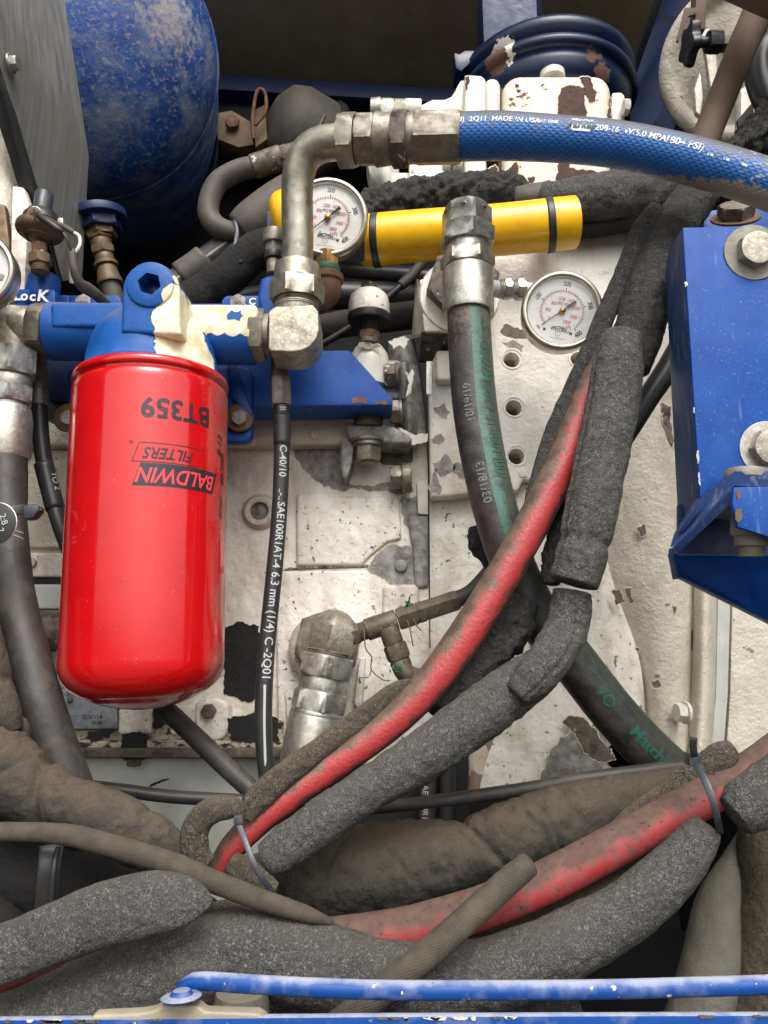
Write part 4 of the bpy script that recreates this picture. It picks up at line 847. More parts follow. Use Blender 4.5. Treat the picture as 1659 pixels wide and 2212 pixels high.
for i, pl in enumerate(([(1213, 190), (1240, 184), (1262, 192), (1268, 240), (1262, 256), (1208, 256), (1206, 215)], [(1252, 168), (1276, 168), (1290, 200), (1286, 218), (1272, 222), (1264, 205), (1262, 186)], [(1114, 180), (1122, 184), (1120, 190), (1112, 188)], [(1116, 192), (1126, 194), (1118, 202)], [(1096, 372), (1116, 350), (1120, 366), (1106, 402), (1092, 392)], [(1210, 335), (1226, 332), (1230, 362), (1290, 372), (1260, 398), (1204, 398)], [(1140, 384), (1156, 382), (1152, 394), (1142, 394)], [(1005, 166), (1014, 164), (1012, 182), (1006, 200)], [(1316, 210), (1320, 214), (1321, 256), (1314, 256)])):
    patch('rust_patch', 'rust', pl, VY if i != 7 else VY - .012, t, 2.2, i + 3)
for i, pl in enumerate(([(1052, 366), (1070, 356), (1078, 372), (1076, 398), (1060, 388)],)): patch('rust_patch', 'rust', pl, VY + .012, t, 2.2, 40)

t = thing('pulley_disc', 'big dirty white domed disc behind the rusty pipe at upper right', 'pulley')
DC = P(1602, 128, .93); dn = Vector((-.35, -.84, -.42)).normalized(); kk = K(140, .93)
obj('disc', lathe_me(DC, dn, [(-14, 160), (-6, 168), (4, 168), (10, 160), (14, 146), (4, 134), (-4, 126), (2, 110), (10, 60), (12, 20)], kk, n=96), MATS['cover_paint'], t, sharp=0)
slab('spoke_web', 'cover_paint', [(1512, 62), (1536, 60), (1548, 90), (1552, 200), (1560, 240), (1538, 210), (1526, 120)], .90, .01, t, .004)
slab('spoke_web', 'white_paint', [(1500, 190), (1514, 150), (1520, 210), (1514, 250), (1504, 240)], .90, .01, t, .004)
slab('spoke_web', 'white_paint', [(1600, 190), (1620, 180), (1632, 240), (1640, 300), (1610, 330), (1600, 290)], .9, .02, t, .004)
slab('disc_pocket', 'black_steel', [(1592, 260), (1626, 220), (1632, 262), (1606, 320)], .899, .004, t, .001)
slab('backing_sheet', 'beige_panel', [(1536, -30), (1720, -30), (1720, 60), (1640, 110), (1560, 110), (1540, 60)], .925, .01, t, .001)
t = thing('hand_valve', 'small valve with lobed black knob pointing left at upper right', 'valve')
vk = K(96, .80); VA = P(1480, 96, .80)
def lobed(n=64):
    vs, fs = [], []; rings = [(0, 20), (2, 28), (10, 30), (16, 29), (19, 20)]
    for tt, r in rings:
        for j in range(n): a = 2 * math.pi * j / n; q = r * (1 + .16 * math.cos(5 * a)) * 1.35; vs.append(VA + RT * (tt * vk * 1.25) + Vector((0, math.cos(a), math.sin(a))) * q * vk)
    for i in range(len(rings) - 1):
        for j in range(n): a, b = i * n + j, i * n + (j + 1) % n; fs.append((a, b, b + n, a + n))
    fs.append(tuple(range(n))[::-1]); fs.append(tuple((len(rings) - 1) * n + j for j in range(n))); return mesh(vs, fs)
obj('knob', lobed(), MATS['black_rubber'], t)
chain(t, 1500, 92, .80, 1600, 90, .80, [('stem', 'cyl', 0, 40, 11), ('packing_nut', 'hex', 28, 56, 25), ('body', 'hex', 54, 90, 22, None, 'dull_steel')], 'black_rubber', phase=.2)
tube('rusty_pipe', 'rusty_pipe', [(1668, -60, .70, 34), (1640, 20, .70, 33), (1600, 110, .70, 31), (1560, 210, .70, 30), (1530, 285, .70, 30), (1505, 360, .70, 30)], label='brown rusty pipe slanting down behind the blue hose at upper right', cat='pipe', n=36)
tube('bracket_tube', 'rusty_pipe', [(1740, -10, .62, 62), (1690, -30, .62, 62), (1590, -75, .64, 62)], label='brown dusty tube cutting across the top right corner', cat='pipe', n=40)
t = thing('rusty_clip', 'small rusty clip plate hanging at top beside the white disc', 'clip')
slab('clip_post', 'rusty_pipe', [(1505, -30), (1527, -30), (1525, 62), (1500, 62)], .84, .02, t, .002); slab('clip_plate', 'rusty_pipe', [(1480, 16), (1506, 16), (1505, 30), (1488, 34), (1466, 90), (1462, 86), (1472, 48)], .835, .004, t, .001)
tube('upper_coolant_hose', 'black_rubber', [(1700, 70, .76, 30), (1650, 110, .76, 30), (1640, 160, .76, 30), (1668, 230, .76, 30), (1720, 260, .76, 30)], label='black ribbed hose elbow at the right edge below the corner tube', cat='hose', n=30)
tube('frayed_foam', 'foam_dark', [(1720, 215, .68, 36), (1670, 260, .68, 40), (1630, 300, .675, 36), (1590, 318, .67, 20), (1560, 322, .67, 10)], label='frayed foam scrap above the blue hose at the right edge', cat='foam', n=40, step=.002, lump=.55, lf=110)

# ================================================================ REAR HOSES
t = thing('looped_hose', 'black hose looping left from a steel ferrule behind the elbow pipe', 'hose')
chain(t, 545, 362, .80, 640, 328, .80, [('ferrule', 'cyl', 0, 68, 26), ('nut', 'hex', 66, 84, 25), ('neck', 'cyl', 82, 130, 21)], 'grimy_metal', phase=.3)
tube('hose', 'grey_rubber', [(552, 360, .80, 23), (512, 370, .80, 23), (470, 396, .80, 23), (451, 440, .80, 23), (455, 474, .80, 23), (480, 496, .80, 23), (520, 506, .81, 23)], t, n=30)
t = thing('striped_pipe', 'thick dark hose with a thin white stripe rising behind the filter head', 'hose')
tube('hose', 'white_stripe', [(300, 690, .82, 29), (372, 620, .82, 29), (440, 568, .82, 29), (518, 512, .82, 29), (560, 480, .82, 29)], t, n=36)
tube('sleeve', 'grey_rubber', [(392, 600, .82, 34), (425, 578, .82, 34), (445, 562, .82, 34)], t, cap=.1); tube('sleeve', 'grey_rubber', [(520, 500, .81, 40), (545, 482, .81, 46), (600, 440, .81, 46), (660, 400, .81, 42)], t, cap=.12)
strap('band', 'plastic_tie', [(505, 475, .775, 6), (512, 500, .77, 6), (508, 540, .76, 6), (520, 568, .76, 6)], 9, t)
tube('curled_foam_hose', 'foam_matt', [(360, 680, .78, 38), (415, 648, .78, 40), (458, 618, .78, 42), (500, 588, .78, 42), (545, 548, .78, 42), (600, 530, .78, 40), (660, 530, .79, 38)], label='matt black foam covered hose curving behind the filter head', cat='hose', n=36, lump=.05, lf=40, fold=((.055, .1, .006, 0),))
tube('cross_hose', 'black_rubber', [(560, 560, .84, 17), (740, 582, .84, 18), (860, 592, .84, 18), (980, 606, .84, 18)], label='black hose running level above the white breather cap', cat='hose')
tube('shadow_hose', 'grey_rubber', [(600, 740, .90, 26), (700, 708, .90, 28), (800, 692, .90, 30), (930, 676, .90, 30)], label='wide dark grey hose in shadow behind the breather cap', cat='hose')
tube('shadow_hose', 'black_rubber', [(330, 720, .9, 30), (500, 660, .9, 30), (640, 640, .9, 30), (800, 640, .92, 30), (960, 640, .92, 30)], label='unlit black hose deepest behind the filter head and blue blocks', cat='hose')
t = thing('control_cable', 'thin black cable with grey sleeve rising behind the white breather cap', 'cable')
tube('cable', 'black_rubber', [(660, 765, .83, 8), (760, 705, .83, 8), (820, 658, .83, 8), (870, 614, .83, 8)], t, n=14); tube('sleeve', 'grey_rubber', [(866, 617, .83, 11), (890, 594, .83, 11), (925, 550, .83, 11)], t, n=16)

# ================================================================ YELLOW SLEEVE AND FOAM UNDER IT
t = thing('yellow_sleeve', 'bright yellow plastic hose protector held by two black bands', 'sleeve')
YP = [(782, 520, .745, 50), (800, 519, .745, 54), (900, 510, .74, 54), (1000, 503, .735, 54), (1100, 495, .73, 54), (1200, 485, .725, 55), (1240, 481, .725, 55)]
tube('shell', 'yellow_plastic', YP, t, n=36, amin=-1.75, amax=1.85, wall=.0022, step=.003)
for (u, v, u2, v2) in ((806, 520, 820, 519), (1180, 488, 1195, 486)): tube('band', 'black_rubber', [(u, v, .745 if u < 900 else .726, 57), (u2, v2, .744 if u < 900 else .725, 57)], t, n=40, cap=.03, step=.002)
on_tube('embossed_lettering', 'yellow_plastic', 'PARKER  PROTECTION', Tube(YP), .055, .75, .006, t, lift=.0006, bold=.01)
t = thing('yellow_sleeve', 'short torn yellow sleeve end peeking out left of the elbow pipe', 'sleeve')
tube('shell', 'yellow_plastic', [(590, 488, .72, 40), (600, 486, .72, 62), (618, 484, .72, 70), (640, 482, .72, 70), (655, 482, .72, 70)], t, n=36, amin=-1.6, amax=1.6, wall=.003, step=.002)
slab('buckle', 'plastic_tie', rr(576, 455, 596, 500, 4), .722, .01, t, .002)
tube('foam_hose', 'foam_dark', [(720, 500, .80, 50), (790, 462, .80, 42), (860, 440, .80, 44), (930, 424, .80, 42), (1010, 420, .80, 44), (1090, 418, .80, 42), (1130, 428, .80, 34)], label='charred black foam hose peeping over the yellow sleeve', cat='hose', n=60, step=.002, lump=.22, lf=90)
t = thing('foam_hose', 'split foam hose running right from the yellow sleeve under blue hose', 'hose')
tube('tape', 'grey_rubber', [(1116, 436, .76, 30), (1150, 432, .755, 34), (1185, 432, .752, 38)], t, lump=.06, lf=80, cap=.1)
tube('foam', 'foam_grey', [(1172, 438, .75, 40), (1230, 440, .745, 52), (1330, 428, .735, 56), (1430, 412, .73, 50), (1520, 400, .72, 42)], t, n=60, step=.0022, lump=.07, lf=60)
tube('lip', 'foam_matt', [(1225, 500, .75, 20), (1300, 492, .742, 19), (1400, 472, .735, 20), (1500, 440, .73, 22)], t, flat=.8, lump=.1, lf=60)
t = thing('zip_tie', 'black cable tie looped round the foam hose beside the bracket bolt', 'cable tie', 'cable ties')
strap('band', 'black_rubber', [(1498, 392, .675, 6), (1508, 415, .672, 6), (1510, 445, .672, 6), (1500, 482, .68, 6)], 13, t)

# ================================================================ ENGINE BLOCK, LEFT HALF
BY = .80
t = thing('engine_block', 'white painted engine block with peeling paint behind the red filter', 'engine block'); EBK = t
slab('block_face', 'white_paint', [(10, 925), (930, 925), (932, 1660), (20, 1660)], BY, .06, t, .003)
slab('block_ledge', 'cover_paint', [(30, 898), (170, 898), (740, 905), (900, 925), (905, 958), (30, 964)], BY - .022, .06, t, .005, seg=3)
slab('block_ledge', 'grimy_paint', [(30, 880), (600, 884), (600, 902), (30, 900)], BY - .012, .06, t, .003)
slab('lower_panel', 'white_paint', [(596, 1234), (930, 1230), (930, 1660), (600, 1660)], BY - .006, .02, t, .003, seg=3)
slab('left_panel', 'cover_paint', rr(40, 970, 150, 1184, 6), BY - .008, .02, t, .004, seg=3); slab('left_panel', 'white_paint', rr(40, 1194, 150, 1246, 6), BY - .008, .02, t, .004, seg=3)
slab('gap_shadow', 'black_steel', [(40, 1246), (160, 1246), (160, 1262), (40, 1262)], BY - .004, .002, t, 0)
slab('left_panel', 'pan_paint', rr(40, 1262, 230, 1316, 6), BY - .01, .02, t, .004, seg=3)
tube('coolant_pipe', 'grimy_metal', [(30, 1362, BY - .015, 42), (120, 1360, BY - .015, 42), (240, 1362, BY - .015, 42)], t, n=36, lump=.03)
slab('left_panel', 'grey_cast', rr(40, 1404, 230, 1452, 6), BY - .01, .02, t, .004, seg=3)
slab('dark_opening', 'foam_matt', ragged([(480, 1356), (510, 1344), (560, 1352), (572, 1400), (560, 1460), (566, 1505), (520, 1514), (484, 1500), (476, 1420)], 5, 14, 5), BY - .001, .0008, t, 0)
# boss
BO = P(562, 1106, BY + .0); kb = K(1106, BY)
obj('round_boss', lathe_me(BO, FRONT, [(-6, 20), (-4, 20), (14, 20), (16, 23), (17, 30), (14, 34), (8, 36), (0, 40)], kb, n=48), MATS['cover_paint'], t)
obj('boss_hole', lathe_me(BO, FRONT, [(-2, 20.5), (2, 20.5), (3, 14), (6, 10)], kb, n=48), MATS['bare_metal'], t)
# flange with grimy lip and bolts
slab('sump_flange', 'grimy_paint', rr(140, 1556, 612, 1600, 4), BY - .02, .03, t, .004, seg=3)
slab('sump_flange', 'white_paint', rr(254, 1530, 330, 1586, 8), BY - .026, .03, t, .005, seg=3); slab('sump_flange', 'white_paint', rr(366, 1524, 430, 1588, 8), BY - .024, .03, t, .005, seg=3); slab('sump_flange', 'white_paint', rr(418, 1508, 492, 1600, 26), BY - .026, .03, t, .005, seg=3)
slab('flange_lip', 'grimy_paint', rr(140, 1600, 612, 1616, 3), BY - .034, .04, t, .002); slab('flange_lip', 'grimy_metal', rr(140, 1616, 612, 1637, 3), BY - .038, .04, t, .002)
bolt(t, 452, 1536, BY - .026, FRONT, 17, 10, mt='grimy_metal', wm='grimy_metal', phase=.4); bolt(t, 290, 1637, BY - .02, DOWN, 16, 12, wr=22, mt='grimy_metal')
bolt(t, 548, 1560, BY - .02, FRONT, 16, 10, mt='grimy_metal')
for i, pl in enumerate(([(190, 1580), (244, 1578), (236, 1594), (196, 1600)], [(262, 1586), (300, 1580), (320, 1592), (312, 1618), (258, 1620)], [(330, 1534), (372, 1540), (350, 1572), (332, 1574)], [(490, 1552), (560, 1540), (600, 1552), (604, 1600), (500, 1600)])): patch('grime_patch', 'black_steel', pl, BY - .0265 if i == 2 else BY - .0345, t, 3, i + 60)
slab('sump_pan', 'pan_paint', [(150, 1637), (640, 1637), (760, 1960), (120, 1960)], BY - .012, .04, t, .003)
patch('scratch', 'black_steel', [(317, 1703), (330, 1692), (362, 1681), (366, 1683), (334, 1696)], BY - .012, t, .6, 9)
slab('panel_crack', 'black_steel', [(612, 1231), (700, 1227), (795, 1225), (795, 1226.5), (700, 1229), (612, 1233)], BY - .0004, .0003, t, 0)
# data plate
tp = obj('data_plate', slab_me(rr(100, 1457, 252, 1574, 2), BY - .03, .004, .0004), MATS['data_plate'], t)
for s_, u, v, z in (('10-', 134, 1484, 15), ('21-5', 137, 1499, 15), ('LD8354', 200, 1549, 13), ('DI 83', 210, 1561, 10)): on_plane('stamped_number', 'grimy_metal', s_, u, v, BY - .03, z, tp, bold=.02)
obj('rivet', lathe_me(P(151, 1513, BY - .03), FRONT, [(0, 7), (2, 6), (4, 2)], K(1513, BY)), MATS['grimy_metal'], tp)
slab('plate_mount', 'grimy_metal', rr(96, 1452, 262, 1578, 3), BY - .025, .03, t, .002)
# lug shelf with bolt
slab('mounting_lug', 'bare_metal', [(748, 916), (850, 920), (892, 946), (886, 958), (800, 956), (752, 946)], BY - .045, .07, t, .004, seg=3)
slab('lug_rib', 'bare_metal', [(736, 946), (766, 950), (760, 1000), (750, 1034), (742, 1034), (738, 1000)], BY - .035, .05, t, .003)
chain(t, 795, 890, .765, 795, 920, .765, [('spacer', 'cyl', 0, 36, 32)], 'grimy_metal')
chain(t, 795, 950, .762, 795, 1010, .762, [('washer', 'cyl', 0, 7, 37), ('washer', 'cyl', 7, 16, 32), ('bolt_head', 'hex', 15, 48, 29), ('bolt_end', 'cyl', 46, 52, 16)], 'dull_steel', phase=.2)
GP = [([(630, 958), (735, 958), (735, 1010), (750, 1045), (890, 1040), (892, 1062), (800, 1062), (700, 1052), (652, 1010), (636, 985)], 1), ([(866, 1075), (925, 1062), (926, 1280), (906, 1250), (900, 1160), (872, 1130)], 2), ([(795, 1230), (822, 1190), (850, 1175), (902, 1180), (900, 1262), (880, 1278), (842, 1270), (830, 1250)], 3)]
for pl, sd in GP: patch('bare_patch', 'bare_metal', pl, BY - (.0062 if sd == 3 else 0), t, 3, sd)
slab('lug_recess', 'grimy_metal', rr(818, 960, 892, 1004, 14), BY - .0012, .001, t, .0004)
chain(t, 868, 1032, .78, 842, 1033, .78, [('boss', 'cyl', -20, 0, 33), ('bolt_head', 'hex', 0, 24, 27)], 'dull_steel', phase=.1)
slab('white_strip', 'bright_paint', [(900, 1040), (926, 1036), (926, 1112), (903, 1110)], BY - .012, .015, t, .002)
slab('cast_rib', 'bare_metal', [(880, 1112), (926, 1112), (926, 1270), (896, 1272), (890, 1180)], BY - .01, .02, t, .004, seg=3)
# grey flange above with bolts
sheet('side_flange', 'bare_metal', [[(838, 735, .80), (842, 800, .79), (850, 870, .785), (862, 936, .785)], [(868, 726, .785), (872, 800, .775), (882, 870, .77), (890, 936, .775)], [(890, 722, .79), (904, 800, .785), (918, 870, .785), (926, 940, .785)]], t, 6, 6, .04)
sheet('flange_lobe', 'bare_metal', [[(856, 786, .78), (856, 815, .776), (856, 862, .78)], [(872, 782, .765), (874, 815, .757), (872, 860, .765)], [(884, 786, .78), (886, 815, .776), (886, 862, .78)]], t, 6, 6, .03)
sheet('flange_lobe', 'bare_metal', [[(864, 868, .78), (864, 900, .776), (870, 938, .78)], [(884, 866, .765), (886, 900, .757), (886, 938, .765)], [(902, 868, .78), (904, 900, .776), (904, 938, .78)]], t, 6, 6, .03)
chain(t, 860, 812, .765, 832, 813, .765, [('washer', 'cyl', 0, 6, 29), ('bolt_head', 'hex', 5, 30, 28)], 'grimy_metal', phase=.15); chain(t, 868, 890, .765, 842, 891, .765, [('washer', 'cyl', 0, 6, 27), ('bolt_head', 'hex', 5, 26, 27)], 'dull_steel', phase=.15)
slab('paint_flake', 'bright_paint', ragged([(874, 802), (884, 810), (890, 797), (894, 802), (890, 830), (888, 848), (876, 860), (884, 826), (880, 812)], 1, 6, 4), .745, .002, t, .0002)
for pl, sd in (([(838, 738), (868, 728), (884, 732), (872, 752), (862, 746), (850, 756)], 8), ([(700 + 12 + 148, 924), (900, 940), (924, 936), (924, 952), (880, 958), (866, 944)], 9)): patch('paint_patch', 'bright_paint', pl, .765, t, 2.5, sd)
slab('seam', 'black_steel', [(888, 718), (891, 718), (906, 780), (920, 880), (927, 1000), (930, 1400), (928, 1400), (924, 1000), (917, 880), (903, 780)], .7795, .004, t, 0)

t = thing('breather_cap', 'white domed breather cap with dark lower rim on a painted neck', 'cap')
BC = P(797, 690, .76); kb = K(690, .76)
obj('cap', lathe_me(BC, UPV, [(2, 43), (6, 45), (38, 44), (52, 40), (62, 30), (68, 16), (70, 4)], kb, n=56), MATS['white_paint'], t, sharp=0)
obj('rim', lathe_me(BC, UPV, [(-6, 38), (-8, 44), (-4, 46), (8, 46), (10, 44)], kb, n=56), MATS['black_rubber'], t); obj('top_nut', lathe_me(BC, UPV, pf('hex', 66, 80, 20), kb), MATS['grimy_metal'], t)
chain(t, 797, 690, .76, 797, 745, .76, [('stem', 'thread', 0, 36, 18, None, 'black_rubber'), ('nut', 'hex', 30, 48, 25, None, 'dirty_brass', .2), ('collar', 'cyl', 46, 58, 22, None, 'grimy_metal')], 'grimy_metal')
obj('neck', lathe_me(P(798, 800, .775), UPV, [(-40, 46), (10, 44), (34, 40), (50, 30), (56, 22)], K(800, .775)), MATS['bright_paint'], t)
slab('neck_base', 'bright_paint', rr(770, 775, 870, 860, 14), .775, .04, t, .01, seg=4)
patch('bare_patch', 'bare_metal', [(766, 752), (778, 740), (800, 742), (815, 742), (822, 750), (806, 748), (790, 752)], .752, t, 2, 2)

t = thing('mounting_bracket', 'blue steel mounting bracket with clipped corner behind small hose', 'bracket')
slab('bracket_plate', 'blue_bracket', [(470, 757), (755, 756), (848, 860), (848, 875), (470, 878)], .715, .05, t, .002)
patch('paint_chip', 'rusty_steel', ragged([(760, 860), (790, 858), (792, 872), (762, 872)], 2, 6, 3), .715, t, 2.5, 12); patch('paint_chip', 'rusty_steel', [(812, 868), (836, 866), (836, 873), (812, 873)], .715, t, 2, 13)
slab('back_plate', 'blue_dark', [(100, 775), (560, 775), (560, 862), (100, 862)], .725, .02, t, .002); slab('back_plate', 'black_rubber', [(95, 858), (250, 858), (250, 906), (95, 906)], .74, .02, t, .003)
for (u, c_) in ((150, 'ad'), (518, 'bc')):
    x0, x1 = (146, 250) if u < 300 else (420, 545)
    slab('ear', 'blue_paint', rr(x0, 790, x1, 956, 20, corners=c_), .708, .012, t, .003, seg=3)
    obj('ear_bolt', lathe_me(P(u, 904, .706), FRONT, [(0, 30), (5, 32), (9, 30), (12, 20), (13, 14)], K(904, .706), n=40), MATS['dirty_brass'], t); obj('bolt_core', lathe_me(P(u, 904, .7), FRONT, pf('hex', 0, 10, 17), K(904, .7)), MATS['bare_metal'], t)
slab('gusset', 'blue_paint', [(488, 770), (505, 775), (530, 850), (545, 890), (545, 900), (500, 860)], .700, .02, t, .003)

# ================================================================ ENGINE, RIGHT HALF: drilled plate and flywheel housing
PY = .765
t = thing('drilled_plate', 'flat white plate with threaded holes behind the green-striped hose', 'plate')
pl = slab('plate', 'plate_paint', [(962, 505), (1470, 470), (1470, 760), (1300, 1000), (1180, 1042), (1130, 1036), (1120, 1060), (930, 1075), (927, 838), (960, 780)], PY, .05, t, .004, seg=3)
cs = []
for (u, v) in ((1106, 775), (1111, 879), (1117, 984), (1252, 774)):
    C_ = P(u, v, PY - .004); kk = K(v, PY); pr = [(0, 20)] + [(10 + 4 * i, 17 + (1.6 if i % 2 else 0)) for i in range(22)] + [(100, 17)]
    cs.append(obj('c', lathe_me(C_, Vector((0, 1, 0)), pr, kk, n=40), None))
    obj('hole_rim', lathe_me(P(u, v, PY), FRONT, [(-1, 19.5), (1, 20), (1.6, 22), (1, 24.5), (-1, 25)], kk, n=40), MATS['plate_paint'], t)
cut(pl, cs)
for o in list(COL.objects):
    if o.name.startswith('hole_rim'):   # rims are open rings
        bm = bmesh.new(); bm.from_mesh(o.data); bmesh.ops.delete(bm, geom=[f for f in bm.faces if len(f.verts) > 4], context='FACES_ONLY'); bm.to_mesh(o.data); bm.free()
slab('hole_backing', 'grimy_metal', [(1080, 740), (1290, 740), (1290, 1020), (1080, 1020)], PY + .049, .006, t, 0)
slab('corner_block', 'plate_paint', [(906, 602), (985, 600), (985, 716), (916, 716)], .735, .05, t, .003); slab('corner_block_side', 'cover_paint', [(889, 726, .775), (899, 600, .765), (906, 603, .737), (916, 717, .737)], th=.01, par=t, bev=.0006)
slab('block_underside', 'grimy_metal', [(910, 717, .738), (985, 717, .738), (985, 780, .775), (905, 776, .775)], th=.01, par=t, bev=.0006)
slab('stop_plate', 'zinc', rr(921, 780, 934, 852, 2), .738, .004, t, .0006); slab('stop_plate_side', 'bright_paint', [(934, 780, .738), (946, 756, .76), (946, 800, .76), (936, 850, .738)], th=.004, par=t, bev=.0004)
slab('stop_block', 'bright_paint', rr(942, 756, 985, 822, 8), .75, .02, t, .004, seg=3)
for i, pl_ in enumerate(([(938, 880), (960, 870), (972, 890), (965, 905), (950, 900)], [(932, 950), (952, 938), (960, 948), (948, 960)], [(985, 1000), (1008, 995), (1016, 1040), (1000, 1035), (978, 1022)], [(935, 1000), (965, 980), (985, 1010), (950, 1030)], [(1085, 740), (1110, 735), (1130, 745), (1128, 760), (1100, 752)], [(925, 1050), (945, 1010), (950, 1070)])):
    patch('bare_patch', 'bare_metal', pl_, PY, t, 3.5, i + 20)
for i, pl_ in enumerate(([(1090, 700), (1120, 708), (1180, 716), (1190, 735), (1120, 730), (1080, 715)],)): patch('stain_patch', 'grimy_metal', pl_, PY, t, 3.5, i + 30)
slab('recess', 'bright_paint', [(1118, 1018), (1135, 1016), (1140, 1030), (1122, 1030)], PY - .001, .002, t, .0004)

t = thing('flywheel_housing', 'broad white curved housing with flaking paint filling the right side', 'housing')
sheet('inner_cover', 'white_paint', [[(926, 1050, .79), (926, 1250, .79), (926, 1450, .79), (930, 1720, .80)], [(1060, 1040, .785), (1080, 1250, .785), (1080, 1450, .78), (1060, 1720, .77)], [(1200, 1020, .775), (1220, 1250, .772), (1230, 1450, .765), (1210, 1720, .755)], [(1230, 1000, .772), (1270, 1250, .768), (1325, 1450, .762), (1320, 1720, .755)], [(1262, 1000, .785), (1322, 1250, .785), (1386, 1450, .785), (1392, 1720, .785)]], t, 8, 10, .04)
sheet('outer_cover', 'cover_paint', [[(1260, 480, .79), (1250, 800, .79), (1270, 1150, .79), (1375, 1450, .797), (1385, 1740, .80)], [(1350, 480, .775), (1370, 800, .77), (1400, 1150, .765), (1420, 1450, .77), (1430, 1740, .775)], [(1440, 480, .775), (1440, 800, .768), (1460, 1150, .765), (1470, 1450, .768), (1470, 1740, .775)], [(1520, 480, .79), (1520, 800, .785), (1500, 1150, .785), (1498, 1450, .788), (1486, 1740, .79)]], t, 10, 10, .04)
sheet('housing_rim', 'cover_paint', [[(1500, 1150, .785), (1494, 1400, .785), (1488, 1560, .785), (1478, 1740, .785)], [(1516, 1150, .765), (1514, 1400, .763), (1508, 1560, .762), (1494, 1740, .76)], [(1536, 1150, .765), (1534, 1400, .763), (1530, 1560, .762), (1512, 1740, .76)], [(1550, 1150, .78), (1547, 1400, .78), (1542, 1560, .78), (1524, 1740, .78)]], t, 8, 6, .04)
obj('slot', lathe_me(P(1498, 1385, .7835), FRONT, [(0, 17), (1, 16)], K(1385, .78)), MATS['black_steel'], t).scale = (.45, 1, 1.5)
slab('edge_strip', 'pan_paint', [(1552, 1200), (1582, 1200), (1574, 1500), (1556, 1740), (1524, 1740), (1546, 1500)], .785, .02, t, .003)
slab('side_panel_sheet', 'cover_paint', [(1584, 1200), (1760, 1200), (1760, 1760), (1560, 1740), (1577, 1500)], .795, .02, t, .003)
chain(t, 1484, 1540, .755, 1446, 1538, .752, [('washer', 'cyl', 0, 7, 24), ('bolt_head', 'hex', 6, 26, 20)], 'bright_paint', phase=.25)
for i, (pl_, m_) in enumerate((([(1165, 1700), (1190, 1620), (1240, 1575), (1290, 1560), (1385, 1540), (1388, 1640), (1340, 1720)], 'bare_metal'), ([(1215, 1560), (1235, 1545), (1262, 1552), (1300, 1600), (1330, 1640), (1280, 1640), (1250, 1600)], 'grimy_metal'), ([(1300, 1640), (1360, 1560), (1388, 1520), (1392, 1560), (1386, 1600), (1340, 1680)], 'bare_metal'))):
    patch('bare_patch', m_, pl_, .752 - .0006 * (i % 2), t, 5, i + 50)
for i, (pl_, Y_) in enumerate((([(1322, 1275), (1338, 1272), (1350, 1300), (1330, 1306)], .766), ([(1352, 1270), (1364, 1272), (1370, 1300), (1360, 1302)], .766), ([(1430, 1090), (1437, 1085), (1440, 1120), (1432, 1118)], .764), ([(1452, 1310), (1462, 1312), (1458, 1325)], .764), ([(1405, 1472), (1422, 1468), (1428, 1482), (1412, 1486)], .765), ([(1430, 870), (1450, 880), (1455, 960), (1440, 930)], .764), ([(1372, 1398), (1382, 1402), (1378, 1408)], .766), ([(1376, 1140), (1392, 1132), (1398, 1152), (1384, 1158)], .764))): patch('bare_patch', 'grimy_metal', pl_, Y_, t, 2.5, i + 70)
slab('lower_column', 'old_paint_mix', [(1010, 1400), (1190, 1400), (1190, 1730), (1010, 1730)], .775, .03, t, .012, seg=4)
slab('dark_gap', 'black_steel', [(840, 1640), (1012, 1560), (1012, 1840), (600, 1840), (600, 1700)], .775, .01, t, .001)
for (u, r, m_) in ((922, 19, 'old_hose'), (965, 17, 'black_rubber')):
    tz = tube('drop_hose', m_, [(u, 1600, .755, r), (u + 2, 1700, .755, r), (u - 2, 1860, .755, r)], label='%s hose hanging in the dark gap below the split foam hose' % ('grey' if u < 950 else 'black'), cat='hose')
    if u < 950: on_tube('lettering', 'pale_print', '1/4 SAE 100R17', tz, .05, .3, .008, tz.o)

# ---- right blue bracket
t = thing('frame_bracket', 'large blue steel bracket with bolts filling the right edge', 'bracket')
slab('front_plate', 'blue_bracket', [(1475, 491), (1760, 487), (1760, 1120), (1513, 1078)], .52, .005, t, .0012)
slab('side_plate', 'blue_edge', [(1474, 492, .5215), (1512, 1080, .5215), (1466, 1152, .57), (1437, 590, .57), (1444, 540, .55)], th=.003, par=t, bev=.0006, back=(.004, .001, 0))
slab('flange', 'blue_edge', [(1514, 1072, .52), (1588, 1020, .49), (1760, 1015, .485), (1760, 1060, .48), (1588, 1052, .485), (1458, 1180, .53), (1466, 1150, .54)], th=.01, par=t, bev=.001)
slab('flange_edge', 'blue_edge', [(1458, 1180, .5285), (1586, 1054, .483), (1582, 1086, .483), (1464, 1196, .5285)], th=.005, par=t, bev=.0006)
slab('weld_bead', 'blue_edge', [(1468, 1146, .53), (1510, 1088, .515), (1518, 1092, .512), (1476, 1150, .527)], th=.006, par=t, bev=.002)
slab('folded_tab', 'blue_bracket', [(1586, 1052), (1760, 1050), (1760, 1200), (1662, 1160), (1594, 1138), (1582, 1086)], .478, .005, t, .001)
slab('lower_plate', 'blue_paint', [(1456, 1180), (1466, 1196), (1760, 1198), (1760, 1392, .60), (1476, 1248, .572), (1464, 1250, .572), (1456, 1200)], .535, .012, t, .0015)
slab('cavity_back', 'blue_dark', [(1466, 1090), (1760, 1090), (1760, 1200), (1466, 1196)], .56, .004, t, 0)
bolt(t, 1625, 547, .52, (-.03, -1, -.06), 40, 24, wr=62, wt=6, mt='cast_zinc', wm='grey_cast', phase=.05, n=72)
